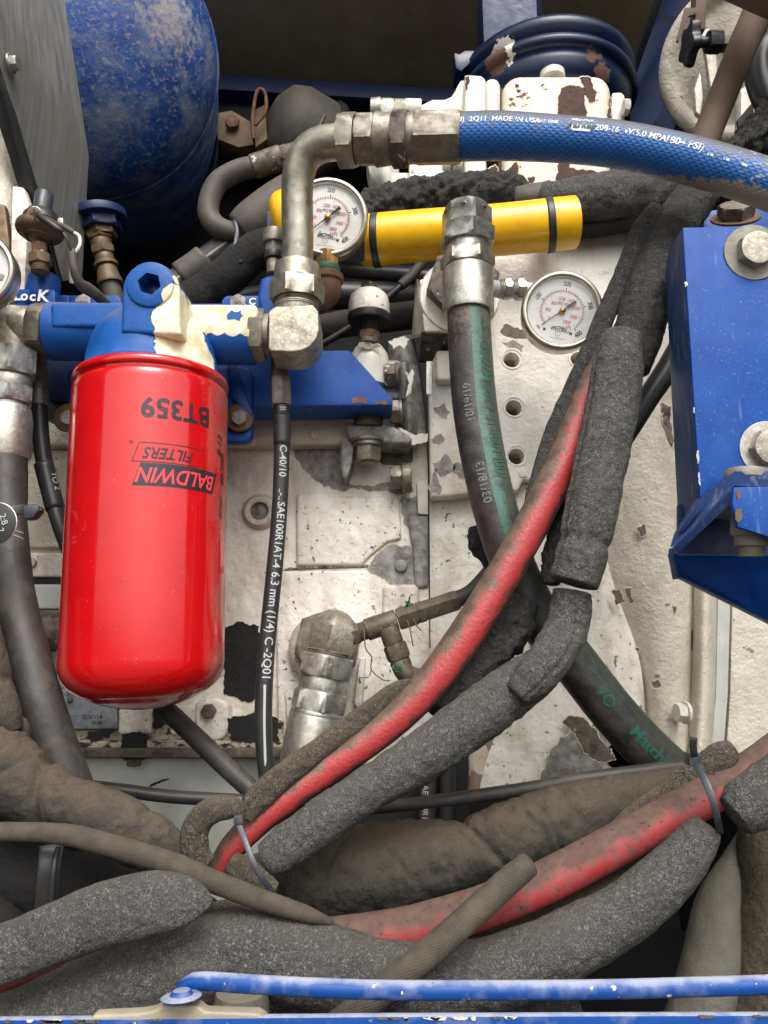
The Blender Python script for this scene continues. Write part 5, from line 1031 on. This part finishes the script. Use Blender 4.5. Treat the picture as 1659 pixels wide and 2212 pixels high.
bolt(t, 1656, 970, .52, (-.03, -1, -.06), 42, 24, wr=60, wt=6, mt='cast_zinc', wm='zinc', phase=.5, n=72)
chain(t, 1575, 1098, .53, 1572, 1140, .53, [('washer', 'cyl', 0, 16, 46)], 'grey_cast'); chain(t, 1622, 1118, .50, 1624, 1200, .502, [('nut', 'hex', 0, 40, 42), ('nut_crown', 'cyl', 38, 62, 34), ('bolt_end', 'thread', 60, 84, 27)], 'grey_cast', phase=.3)
chain(t, 1612, 1036, .50, 1612, 1010, .50, [('washer', 'cyl', 0, 20, 44)], 'grey_cast')
for i, pl_ in enumerate(([(1590, 1062), (1600, 1058), (1602, 1076), (1594, 1080)], [(1590, 1100), (1602, 1098), (1604, 1118), (1596, 1128), (1588, 1120)])): patch('paint_chip', 'dirty_brass', pl_, .478, t, 1.5, i + 80)
for i, pl_ in enumerate(([(1478, 610), (1484, 608), (1486, 616), (1480, 620)], [(1505, 975), (1509, 972), (1510, 1000), (1507, 1002)], [(1508, 1020), (1512, 1022), (1514, 1050), (1510, 1046)], [(1498, 880), (1501, 880), (1501, 892), (1499, 892)])): patch('paint_chip', 'pale_print', pl_, .52, t, .8, i + 90)
t = thing('anchor_bolt', 'dull hex bolt on a rusty washer just above the right bracket', 'bolt')
bolt(t, 1588, 474, .60, Vector((-.15, -.6, .6)), 38, 26, wr=50, wt=5, mt='dull_steel', wm='dirty_brass', phase=.2, n=60)
t = thing('frame_rail', 'blue strip of frame behind the top corner of the right bracket', 'frame')
slab('rail', 'blue_paint', [(1520, 455), (1760, 425), (1760, 520), (1520, 520)], .66, .03, t, .003)

# ================================================================ CENTRE FITTINGS
t = thing('striped_hose', 'black rubber hose with worn green stripe hanging from a zinc elbow', 'hose')
obj('adapter_hex', lathe_me(P(998, 622, .735), FRONT, pf('hex', 0, 34, 80) , K(622, .735), phase=.3, n=72), MATS['grimy_metal'], t); obj('adapter_ring', lathe_me(P(992, 640, .736), FRONT, [(-4, 88), (0, 88), (6, 84)], K(640, .736), n=60), MATS['plate_paint'], t)
chain(t, 1008, 446, .655, 1012, 700, .65, [('head', 'hex', 8, 62, 54, None, 'zinc', .25), ('nut', 'hex', 58, 98, 61, None, 'zinc', .1), ('collar', 'cyl', 96, 122, 46, None, 'zinc'), ('nut', 'hex', 118, 150, 58, None, 'zinc', .35), ('collar', 'cyl', 148, 160, 47, None, 'zinc'), ('ferrule', 'lip', 156, 254, 54, None, 'zinc')], 'zinc')
obj('head_dome', lathe_me(P(1008, 460, .655), UPV, [(-6, 52, 'h'), (2, 51, 'h', .9), (14, 36), (22, 16), (25, 3)], K(450, .655), phase=.25), MATS['zinc'], t)
TG = tube('hose', 'green_stripe', [(1012, 672, .65, 46), (1016, 760, .648, 47), (1026, 880, .645, 48), (1046, 1000, .64, 48), (1075, 1120, .635, 48), (1116, 1240, .635, 48), (1168, 1340, .64, 50), (1240, 1430, .645, 50), (1318, 1530, .65, 50), (1400, 1620, .655, 50), (1490, 1700, .66, 50)], t, n=52, step=.003)
for s_, L_, a_, z_, m_ in (('03/18/13', .172, .18, .0105, 'faint_print'), ('18/19/19', .098, .25, .0105, 'faint_print'), ('.100R15 / 30CM7/25D', .095, -.72, .0125, 'dark_print'), ('/00L', .16, -.7, .0135, 'dark_print')): on_tube('lettering', m_, s_, TG, L_, a_, z_, t, flip=-1, bold=.02)
for s_, L_, z_ in (('VO', .375, .014), ('Matching', .435, .0145)): on_tube('lettering', 'green_print', s_, TG, L_, -.15, z_, t, flip=1, bold=.03)

t = thing('large_elbow_fitting', 'big zinc elbow with stacked hex nuts rising from behind the foam', 'pipe fitting')
obj('flange_ring', lathe_me(P(700, 1400, .785), FRONT, [(0, 74), (6, 76), (12, 72), (16, 66)], K(1400, .785), n=60), MATS['cover_paint'], t); obj('base_hex', lathe_me(P(710, 1388, .775), FRONT, pf('hex', 0, 22, 76), K(1388, .775), phase=.2, n=60), MATS['dull_steel'], t)
ex = [('thread', 'thread', 14, 28, 48, None, 'yellow_zinc'), ('nut', 'hex', 24, 70, 62, None, 'zinc', .1), ('collar', 'cyl', 68, 102, 50), ('nut', 'hex', 100, 144, 60, None, 'zinc', .3), ('collar', 'cyl', 142, 152, 56), ('ferrule', 'lip', 148, 320, 57, None, 'zinc')]
chain(t, 714, 1392, .725, 668, 1620, .72, ex, 'zinc')
obj('elbow_head', lathe_me(P(715, 1404, .725), Vector((.2, .05, 1)), [(-4, 50, 'h'), (6, 54, 'h'), (50, 56, 'h'), (64, 48, 'h', .92), (80, 26, 'h'), (86, 8, 'h')], K(1360, .725), phase=.1, n=60), MATS['cast_zinc'], t)
t = thing('tee_fitting', 'small dirty steel tee with hose and dangling wire beside big elbow', 'pipe fitting')
chain(t, 770, 1368, .72, 870, 1335, .72, [('hex', 'hex', -14, 6, 24), ('thread', 'thread', 4, 24, 21), ('tee_run', 'cyl', 22, 92, 24), ('nut', 'hex', 94, 138, 25), ('ferrule_nut', 'hex', 138, 156, 24), ('ferrule', 'hex', 154, 232, 23, None, 'tee_steel')], 'tee_steel', phase=.2)
tube('hose', 'old_hose', [(985, 1296, .72, 18), (1020, 1278, .72, 18), (1060, 1235, .72, 18), (1100, 1190, .72, 18)], t)
chain(t, 838, 1355, .715, 880, 1470, .715, [('tee_branch', 'cyl', 0, 38, 22), ('nut', 'hex', 38, 72, 26), ('ferrule', 'hex', 70, 92, 22)], 'tee_steel', phase=.3)
tube('elbow', 'tee_steel', [(862, 1428, .715, 21), (876, 1454, .715, 22), (894, 1462, .717, 20), (920, 1464, .72, 19)], t)
for a_ in ([(786, 1358), (790, 1400), (803, 1420), (802, 1446), (826, 1468), (842, 1470)], [(802, 1446), (796, 1462), (776, 1464)], [(880, 1340), (886, 1360), (892, 1395)], [(892, 1335), (900, 1352), (910, 1362)]): tube('wire', 'grimy_metal', [(u, v, .70, 1.6) for u, v in a_], t, n=6, step=.002)
rnd = random.Random(5)
for (cu, cv) in ((884, 1300), (858, 1440)): tube('green_wire', 'green_print', [(cu + rnd.uniform(-9, 9), cv + rnd.uniform(-12, 12), .695 + rnd.uniform(-.004, .004), 1.6) for _ in range(9)], t, n=6, step=.002)

t = thing('printed_hose', 'slim black hose with white printing hanging from a brass ferrule', 'hose')
chain(t, 604, 775, .68, 607, 880, .68, [('nut', 'hex', 0, 22, 21, None, 'dirty_brass', .2), ('taper', 'cyl', 20, 46, 18, 21), ('ferrule', 'hex', 44, 106, 23, None, 'dull_steel', .3)], 'dirty_brass')
TS = tube('hose', 'black_rubber', [(608, 872, .68, 17), (609, 960, .68, 17), (604, 1100, .68, 17), (592, 1240, .678, 18), (578, 1380, .675, 18), (570, 1500, .672, 19), (570, 1600, .67, 19), (580, 1700, .67, 19)], t, n=30)
tube('hose_sleeve', 'black_rubber', [(609, 896, .68, 18.6), (609.5, 935, .68, 18.6), (609, 962, .68, 18.6)], t, cap=.05, n=30)
for s_, L_, z_ in (('II', .007, .0085), ('C-40/10', .058, .0092), ('..-..', .09, .009), ('SAE100R1AT-4', .128, .0098), ('6.3 mm (1/4)', .190, .0105), ('C -2Q01', .240, .0105)): on_tube('lettering', 'pale_print', s_, TS, L_, -.15, z_, t, bold=.01)
tube('stripe', 'pale_print', [(572, 1480, .6638, 3), (571, 1560, .6625, 3), (573, 1640, .6625, 3), (576, 1690, .6635, 3)], t, flat=.3, n=8)
tube('cross_tube', 'old_hose', [(330, 1500, .70, 20), (362, 1535, .70, 20), (430, 1600, .69, 21), (490, 1658, .68, 21), (560, 1722, .67, 21)], label='dark hose slanting down right from beneath the red filter', cat='hose')
tube('cross_tube', 'black_rubber', [(200, 1700, .66, 14), (262, 1707, .66, 14), (374, 1721, .66, 14), (524, 1730, .66, 14)], label='thin black hose lying level below the sump flange', cat='hose')

# more relief on the engine block: pads, ribs, small bolts, grime along joints
EY = BY - .006
slab('cast_pad', 'white_paint', rr(826, 1262, 905, 1330, 10), EY - .004, .01, EBK, .004, seg=3)
slab('cast_step', 'white_paint', [(640, 1066), (862, 1074), (868, 1164), (838, 1170), (800, 1200), (780, 1222), (640, 1222)], BY - .005, .01, EBK, .004, seg=3)
slab('cast_rib', 'cover_paint', [(600, 1500), (616, 1500), (622, 1640), (600, 1640)], BY - .016, .02, EBK, .004)
slab('cast_rib', 'white_paint', [(764, 1520), (776, 1420), (790, 1420), (782, 1540)], BY - .02, .03, EBK, .004)
obj('plug', lathe_me(P(866, 1222, BY - .009), FRONT, [(0, 14), (5, 12), (7, 5)], K(1222, BY)), MATS['bare_metal'], EBK)
for (u, v) in ((184, 940), (680, 940), (70, 1216)): bolt(EBK, u, v, BY - .022 if v < 1000 else BY - .008, FRONT, 11, 7, mt='cover_paint', phase=.3)
rnd = random.Random(11)
def joint(u0, v0, u1, v1, Y, w, seed, mt='grimy_metal'):      # grime lodged along a joint
    n = 9; top = [(u0 + (u1 - u0) * i / n, v0 + (v1 - v0) * i / n - rnd.uniform(.3, w)) for i in range(n + 1)]; bot = [(u0 + (u1 - u0) * i / n, v0 + (v1 - v0) * i / n + rnd.uniform(.3, w)) for i in range(n, -1, -1)]
    patch('joint_grime', mt, top + bot, Y, EBK, 1.5, seed, .0003)
joint(616, 1229, 800, 1224, EY, 2.5, 1); joint(250, 967, 640, 960, BY, 3, 2); joint(640, 1224, 786, 1224, BY - .005, 1.5, 3)
for i in range(26):
    u, v = rnd.uniform(610, 900), rnd.uniform(1080, 1480)
    if 640 < u < 780 and v > 1300: continue
    Y_ = EY if v > 1236 else BY - .005 if v < 1215 and u < 840 else BY
    if Y_ != BY and not (820 < u < 912 and 1255 < v < 1340): patch('dirt_speck', 'grimy_metal', [(u, v), (u + rnd.uniform(2, 5), v - 1), (u + rnd.uniform(2, 6), v + rnd.uniform(2, 7)), (u + 1, v + rnd.uniform(2, 5))], Y_, EBK, 1.5, i, .0003)

# ================================================================ FOAM WRAPPED HOSES
t = thing('red_hose', 'dirty red hose running diagonally between split foam lips', 'hose')
tube('hose', 'red_flank', [(1300, 760, .60, 18), (1266, 860, .595, 30), (1230, 965, .59, 36), (1190, 1052, .585, 37), (1140, 1150, .58, 37), (1075, 1262, .575, 38), (1010, 1366, .57, 39), (935, 1470, .565, 38), (850, 1556, .56, 36), (750, 1632, .555, 34), (650, 1702, .55, 32), (560, 1772, .545, 31), (505, 1828, .54, 29), (474, 1878, .54, 27)], t, n=48, step=.003, lump=.02, lf=40)
def foamtube(label, mt, path, **kw):
    kw = dict(dict(n=72, step=.0022, lump=.05, lf=70), **kw); return tube(kw.pop('name', 'foam_sleeve'), mt, path, label=label, cat=kw.pop('cat', 'foam sleeve'), **kw)
foamtube('upper dark foam sleeve bending down beside the right blue bracket', 'foam_dark', [(1525, 395, .63, 42), (1492, 440, .62, 46), (1450, 505, .605, 47), (1412, 600, .595, 50), (1384, 700, .59, 54), (1352, 790, .588, 50)], lump=.07)
foamtube('fat grey foam sleeve right of the second gauge overlapping the upper one', 'foam_grey', [(1343, 728, .57, 44), (1334, 790, .568, 53), (1322, 880, .565, 56), (1297, 1000, .56, 56), (1277, 1100, .557, 56), (1256, 1200, .555, 55), (1240, 1258, .555, 52)], cap=.1, lump=.05, slit=(1.1, .12, .12), fold=((.178, .09, .004, 0),))
foamtube('short grey foam piece bent below the fat sleeve, torn at its side', 'foam_grey', [(1237, 1280, .562, 42), (1226, 1350, .562, 46), (1196, 1410, .555, 47), (1156, 1460, .55, 42), (1118, 1500, .55, 30)], cap=.12, slit=(-.5, .1, .1), lump=.07)
foamtube('long grey foam sleeve lying below the diagonal red hose', 'foam_grey', [(1190, 1425, .575, 42), (1120, 1482, .57, 54), (1040, 1538, .562, 57), (930, 1622, .553, 54), (800, 1702, .545, 48), (700, 1770, .54, 48), (615, 1832, .535, 45), (580, 1858, .535, 38)], cap=.1, lump=.06, fold=((.06, .05, .003, .4), (.16, .05, .003, -.3)))
foamtube('thin black foam lip left of the red hose below second gauge', 'foam_dark', [(1420, 450, .60, 20), (1385, 500, .60, 22), (1345, 600, .60, 22), (1300, 700, .60, 22), (1259, 800, .60, 22), (1213, 900, .598, 23), (1178, 1000, .595, 23), (1150, 1090, .59, 19)], flat=.6, lump=.1, cap=.2)
foamtube('charred crumbling foam between red hose and short foam piece', 'foam_dark', [(1130, 1300, .62, 30), (1106, 1352, .615, 44), (1060, 1410, .61, 44), (1000, 1466, .60, 44), (940, 1530, .59, 40)], lump=.25, lf=80)
foamtube('small black foam clump stuck behind striped hose near the red one', 'foam_dark', [(1030, 1140, .68, 18), (1036, 1170, .68, 26), (1050, 1200, .68, 18), (1052, 1226, .68, 8)], lump=.3, lf=110, cat='foam')
foamtube('black foam sliver showing through right of the red hose', 'foam_dark', [(1240, 1040, .60, 20), (1218, 1120, .60, 26), (1196, 1200, .60, 24), (1190, 1260, .60, 20)], lump=.3, lf=90)
foamtube('narrow dusty foam lip above the diagonal red hose', 'foam_dusty', [(532, 1768, .53, 14), (556, 1726, .535, 28), (620, 1668, .54, 26), (700, 1610, .548, 24), (790, 1542, .555, 22), (850, 1494, .56, 18), (886, 1474, .56, 10)], flat=.6, lump=.08, cap=.2)
foamtube('curled foam end hooked over the thin braided hose', 'foam_dusty', [(446, 1866, .515, 22), (424, 1840, .515, 30), (420, 1800, .515, 30), (438, 1764, .515, 29), (472, 1746, .515, 27), (508, 1746, .518, 22), (522, 1758, .52, 14)], flat=.7, lump=.05)
foamtube('small foam flap under the first cable tie', 'foam_dusty', [(500, 1862, .525, 22), (540, 1890, .525, 30), (590, 1925, .525, 20)], flat=.7)
t = thing('zip_tie', 'dark cable tie pulled tight round red hose and foam at centre left', 'cable tie', 'cable ties')
strap('band', 'plastic_tie', [(512, 1772, .515, 7), (528, 1812, .508, 7), (542, 1850, .503, 7), (560, 1888, .502, 7), (594, 1934, .51, 7)], 13, t); slab('head', 'plastic_tie', rr(504, 1762, 524, 1782, 4), .512, .008, t, .001)

# navy hose at right
tube('side_hose', 'black_rubber', [(1480, 730, .64, 25), (1440, 800, .64, 25), (1401, 858, .64, 24), (1350, 940, .64, 23), (1300, 1010, .64, 22)], label='short black hose crossing behind fat foam sleeve to the bracket', cat='hose', n=30)
# thin rod
tube('return_line', 'old_hose', [(800, 1746, .62, 13), (900, 1736, .62, 13), (1008, 1722, .62, 14), (1142, 1703, .615, 14), (1263, 1682, .61, 14), (1400, 1664, .61, 14), (1500, 1652, .61, 14)], label='thin brown hose lying along the top of the brown wrapped bundle', cat='hose')
foamtube('big smooth brown foam sleeve crossing the lower middle', 'foam_brown', [(540, 1900, .60, 50), (640, 1897, .60, 86), (760, 1882, .60, 97), (880, 1868, .60, 93), (975, 1852, .60, 78), (1020, 1842, .60, 72), (1110, 1812, .60, 80), (1230, 1774, .60, 76), (1350, 1738, .60, 64), (1480, 1698, .60, 42)], lump=.05, lf=30, ridge=.12, fold=((.182, .13, .003, .5), (.176, .05, .0015, .8), (.06, .07, .003, -.6), (.115, .05, .002, .8), (.30, .05, .002, .3), (.23, .03, .0015, -.8)), name='foam_sleeve')
foamtube('brown creased foam sleeve across the left with a deep pinch', 'foam_brown', [(-80, 1590, .56, 85), (15, 1672, .555, 82), (80, 1710, .55, 72), (128, 1736, .545, 60), (190, 1753, .54, 63), (270, 1792, .54, 64), (335, 1828, .54, 58), (392, 1860, .54, 36), (412, 1872, .54, 16)], lump=.045, lf=32, ridge=.12, fold=((.083, .18, .004, .55), (.09, .06, .0015, .8), (.055, .07, .002, -.5), (.16, .07, .004, .3), (.115, .05, .002, -.4), (.03, .05, .0015, .7)))
foamtube('brown foam sleeve running down the left picture edge', 'foam_brown', [(-60, 1300, .575, 40), (-30, 1400, .57, 38), (-14, 1480, .565, 40), (10, 1540, .56, 34), (24, 1580, .56, 24)], lump=.05, lf=40, fold=((.07, .1, .006, 0),))
foamtube('knobbly foam fold tucked beside the left hose', 'foam_brown', [(30, 1545, .575, 10), (46, 1570, .57, 17), (52, 1594, .57, 14)], lump=.15, lf=80, cat='foam')
t = thing('red_hose', 'dirty red hose curving across the lower right under the braided line', 'hose')
tube('hose', 'red_hose', [(1720, 1588, .535, 36), (1625, 1660, .53, 38), (1532, 1716, .525, 40), (1400, 1788, .52, 42), (1270, 1858, .515, 43), (1150, 1918, .51, 43), (1038, 1962, .51, 44), (940, 1992, .51, 45), (858, 2012, .51, 45), (760, 2022, .51, 42), (680, 2018, .515, 30), (620, 2006, .52, 12)], t, n=48, step=.003, lump=.02, lf=40)
foamtube('thick grey foam sleeve sweeping across the very bottom', 'foam_grey', [(-80, 2262, .50, 105), (60, 2226, .50, 100), (200, 2165, .50, 92), (330, 2108, .50, 89), (430, 2078, .50, 90), (540, 2056, .50, 88), (680, 2082, .495, 84), (820, 2118, .49, 80), (950, 2122, .49, 76), (1080, 2100, .49, 72), (1200, 2052, .49, 68), (1350, 1970, .49, 60), (1450, 1884, .49, 54), (1510, 1810, .49, 42), (1528, 1785, .49, 32)], n=110, step=.0022, lump=.045, cap=.12, fold=((.30, .03, .003, .4), (.12, .03, .003, -.4)))
foamtube('pale cloth tape edge below the lower red hose', 'foam_cloth', [(700, 2040, .525, 18), (860, 2062, .525, 22), (1000, 2062, .525, 28), (1120, 2025, .525, 30), (1240, 1970, .525, 30), (1400, 1880, .525, 24)], lump=.05, cat='wrap')
foamtube('leaf shaped grey foam flap at the lower left', 'foam_grey', [(-70, 2085, .465, 60), (40, 2048, .465, 60), (150, 2002, .465, 63), (250, 1968, .465, 66), (340, 1950, .465, 63), (405, 1946, .465, 48), (440, 1946, .465, 27), (457, 1947, .465, 8)], flat=.55, lump=.03, n=90)
foamtube('thin foam lip showing above the bottom sleeve', 'foam_dusty', [(420, 1990, .515, 14), (470, 1968, .51, 20), (540, 1966, .51, 22), (620, 1986, .512, 18), (680, 2006, .515, 10)], flat=.7, lump=.06)
tube('hidden_red_hose', 'red_hose_left', [(-60, 2150, .50, 30), (30, 2115, .50, 28), (120, 2080, .505, 22), (200, 2050, .51, 14)], label='dark red hose glimpsed in the slit at lower left', cat='hose')
tube('braided_line', 'dusty_braid', [(-60, 1797, .50, 19), (60, 1797, .50, 20), (150, 1804, .50, 22), (225, 1822, .495, 23), (374, 1868, .488, 24), (470, 1908, .488, 23), (561, 1942, .488, 21), (652, 1972, .49, 18), (716, 1992, .495, 8)], label='dusty braided line running down right across the brown foam', cat='hose', n=48, step=.002, lump=.03, lf=120)
tube('braided_line', 'dusty_braid', [(1140, 1868, .478, 26), (1096, 1905, .475, 28), (1010, 1984, .465, 29), (920, 2064, .46, 30), (830, 2138, .455, 31), (700, 2240, .45, 32)], label='dusty braided line with blunt end lying over the lower red hose', cat='hose', n=56, step=.002, cap=.45, lump=.03, lf=120)
foamtube('flat foam lip above the lower red hose at right', 'foam_dusty', [(1306, 1822, .535, 8), (1352, 1778, .535, 22), (1430, 1722, .535, 26), (1500, 1672, .53, 28), (1560, 1632, .525, 30), (1582, 1618, .525, 22)], flat=.45, lump=.07)
foamtube('stubby grey foam end at the right edge on the red hose', 'foam_grey', [(1588, 1762, .475, 44), (1620, 1738, .475, 56), (1680, 1694, .475, 58), (1740, 1650, .475, 58)], cap=.12, lump=.06)
t = thing('zip_tie', 'bluish grey cable tie with upright tail on the lower red hose', 'cable tie', 'cable ties')
strap('band', 'plastic_tie', [(1503, 1648, .488, 8), (1520, 1680, .478, 8), (1538, 1722, .472, 8), (1548, 1762, .472, 8), (1556, 1800, .482, 8)], 15, t); slab('head', 'plastic_tie', rr(1490, 1628, 1516, 1656, 5), .486, .01, t, .0015); strap('tail', 'black_rubber', [(1501, 1635, .484, 8), (1497, 1612, .482, 8), (1499, 1592, .48, 8)], 15, t)
tube('canvas_hose', 'canvas_hose', [(1612, 1800, .57, 16), (1592, 1872, .565, 36), (1556, 1965, .56, 52), (1534, 2100, .55, 62), (1500, 2240, .545, 70)], label='pale canvas covered hose standing in the dark at lower right', cat='hose', n=48, lump=.025, lf=30, flat=.9)
foamtube('wide dusty brown foam sleeve along the lower right edge', 'foam_cloth', [(1730, 1700, .56, 70), (1690, 1800, .555, 84), (1685, 1950, .55, 88), (1680, 2100, .545, 92), (1660, 2260, .54, 94)], lump=.04, lf=30)
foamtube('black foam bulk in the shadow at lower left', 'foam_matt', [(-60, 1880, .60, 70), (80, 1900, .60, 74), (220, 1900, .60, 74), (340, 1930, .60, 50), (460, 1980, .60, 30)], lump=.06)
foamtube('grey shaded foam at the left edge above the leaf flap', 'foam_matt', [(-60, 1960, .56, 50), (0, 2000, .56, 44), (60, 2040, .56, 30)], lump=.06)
t = thing('rubber_strap', 'folded black rubber strap hanging below the braided line', 'strap')
strap('band', 'black_rubber', [(112, 1826, .52, 28), (108, 1870, .515, 28), (104, 1920, .515, 28), (100, 1972, .518, 28)], 50, t, thick=10); strap('fold', 'black_rubber', [(126, 1830, .515, 28), (116, 1880, .508, 28), (110, 1970, .51, 28)], 12, t, thick=10)
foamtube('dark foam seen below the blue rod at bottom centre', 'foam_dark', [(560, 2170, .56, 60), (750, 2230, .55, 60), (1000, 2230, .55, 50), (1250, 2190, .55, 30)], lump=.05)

# ================================================================ FRONT EDGE: blue rod, latch plate, frame bar
t = thing('latch_rod', 'worn blue steel rod bent down at its left end across the bottom', 'rod')
tube('rod', 'worn_blue', [(386, 2166, .425, 14), (392, 2142, .425, 16), (410, 2124, .424, 17), (440, 2119, .423, 18), (560, 2127, .42, 18.5), (740, 2136, .42, 19), (900, 2139, .42, 19), (1250, 2138, .42, 19), (1500, 2132, .42, 19), (1760, 2124, .42, 19)], t, n=36, step=.004)
obj('rod_washer', lathe_me(P(392, 2148, .412), Vector((.05, -.1, -1)), [(-8, 18), (0, 24), (2, 39), (4, 42), (7, 40), (9, 28)], K(2146, .425), n=56), MATS['worn_blue'], t)
t = thing('latch_plate', 'beige latch plate bolted on the blue bar under the rod', 'plate')
slab('plate', 'latch_beige', [(186, 2212), (202, 2194), (300, 2190), (330, 2184), (350, 2174), (428, 2174), (442, 2186), (556, 2190), (572, 2200), (580, 2212)], .4125, .008, t, .003, seg=3)
obj('stud', lathe_me(P(520, 2190, .47), UPV, [(-10, 62), (20, 60), (44, 54), (48, 46)], K(2190, .47), n=48), MATS['canvas_hose'], t)
t = thing('frame_bar', 'chipped blue frame bar closing the very bottom of the view', 'frame')
slab('bar', 'worn_blue', [(-80, 2204), (400, 2200), (830, 2196), (1760, 2193), (1760, 2330), (-80, 2330)], .412, .005, t, .0015)
rnd = random.Random(3)
for i in range(26):
    u = rnd.choice([rnd.uniform(0, 1659), rnd.uniform(0, 260), rnd.uniform(820, 1150)]); w_ = rnd.uniform(8, 40); vt = 2203.6 - (u + w_) * .0068
    patch('paint_chip', 'canvas_hose' if i % 3 else 'bright_paint', [(u, vt + 1.5), (u + w_, vt + 1.5), (u + w_ * .8, vt + rnd.uniform(4, 9)), (u + w_ * .2, vt + rnd.uniform(4, 8))], .412, t, 1.2, 200 + i)
settle()
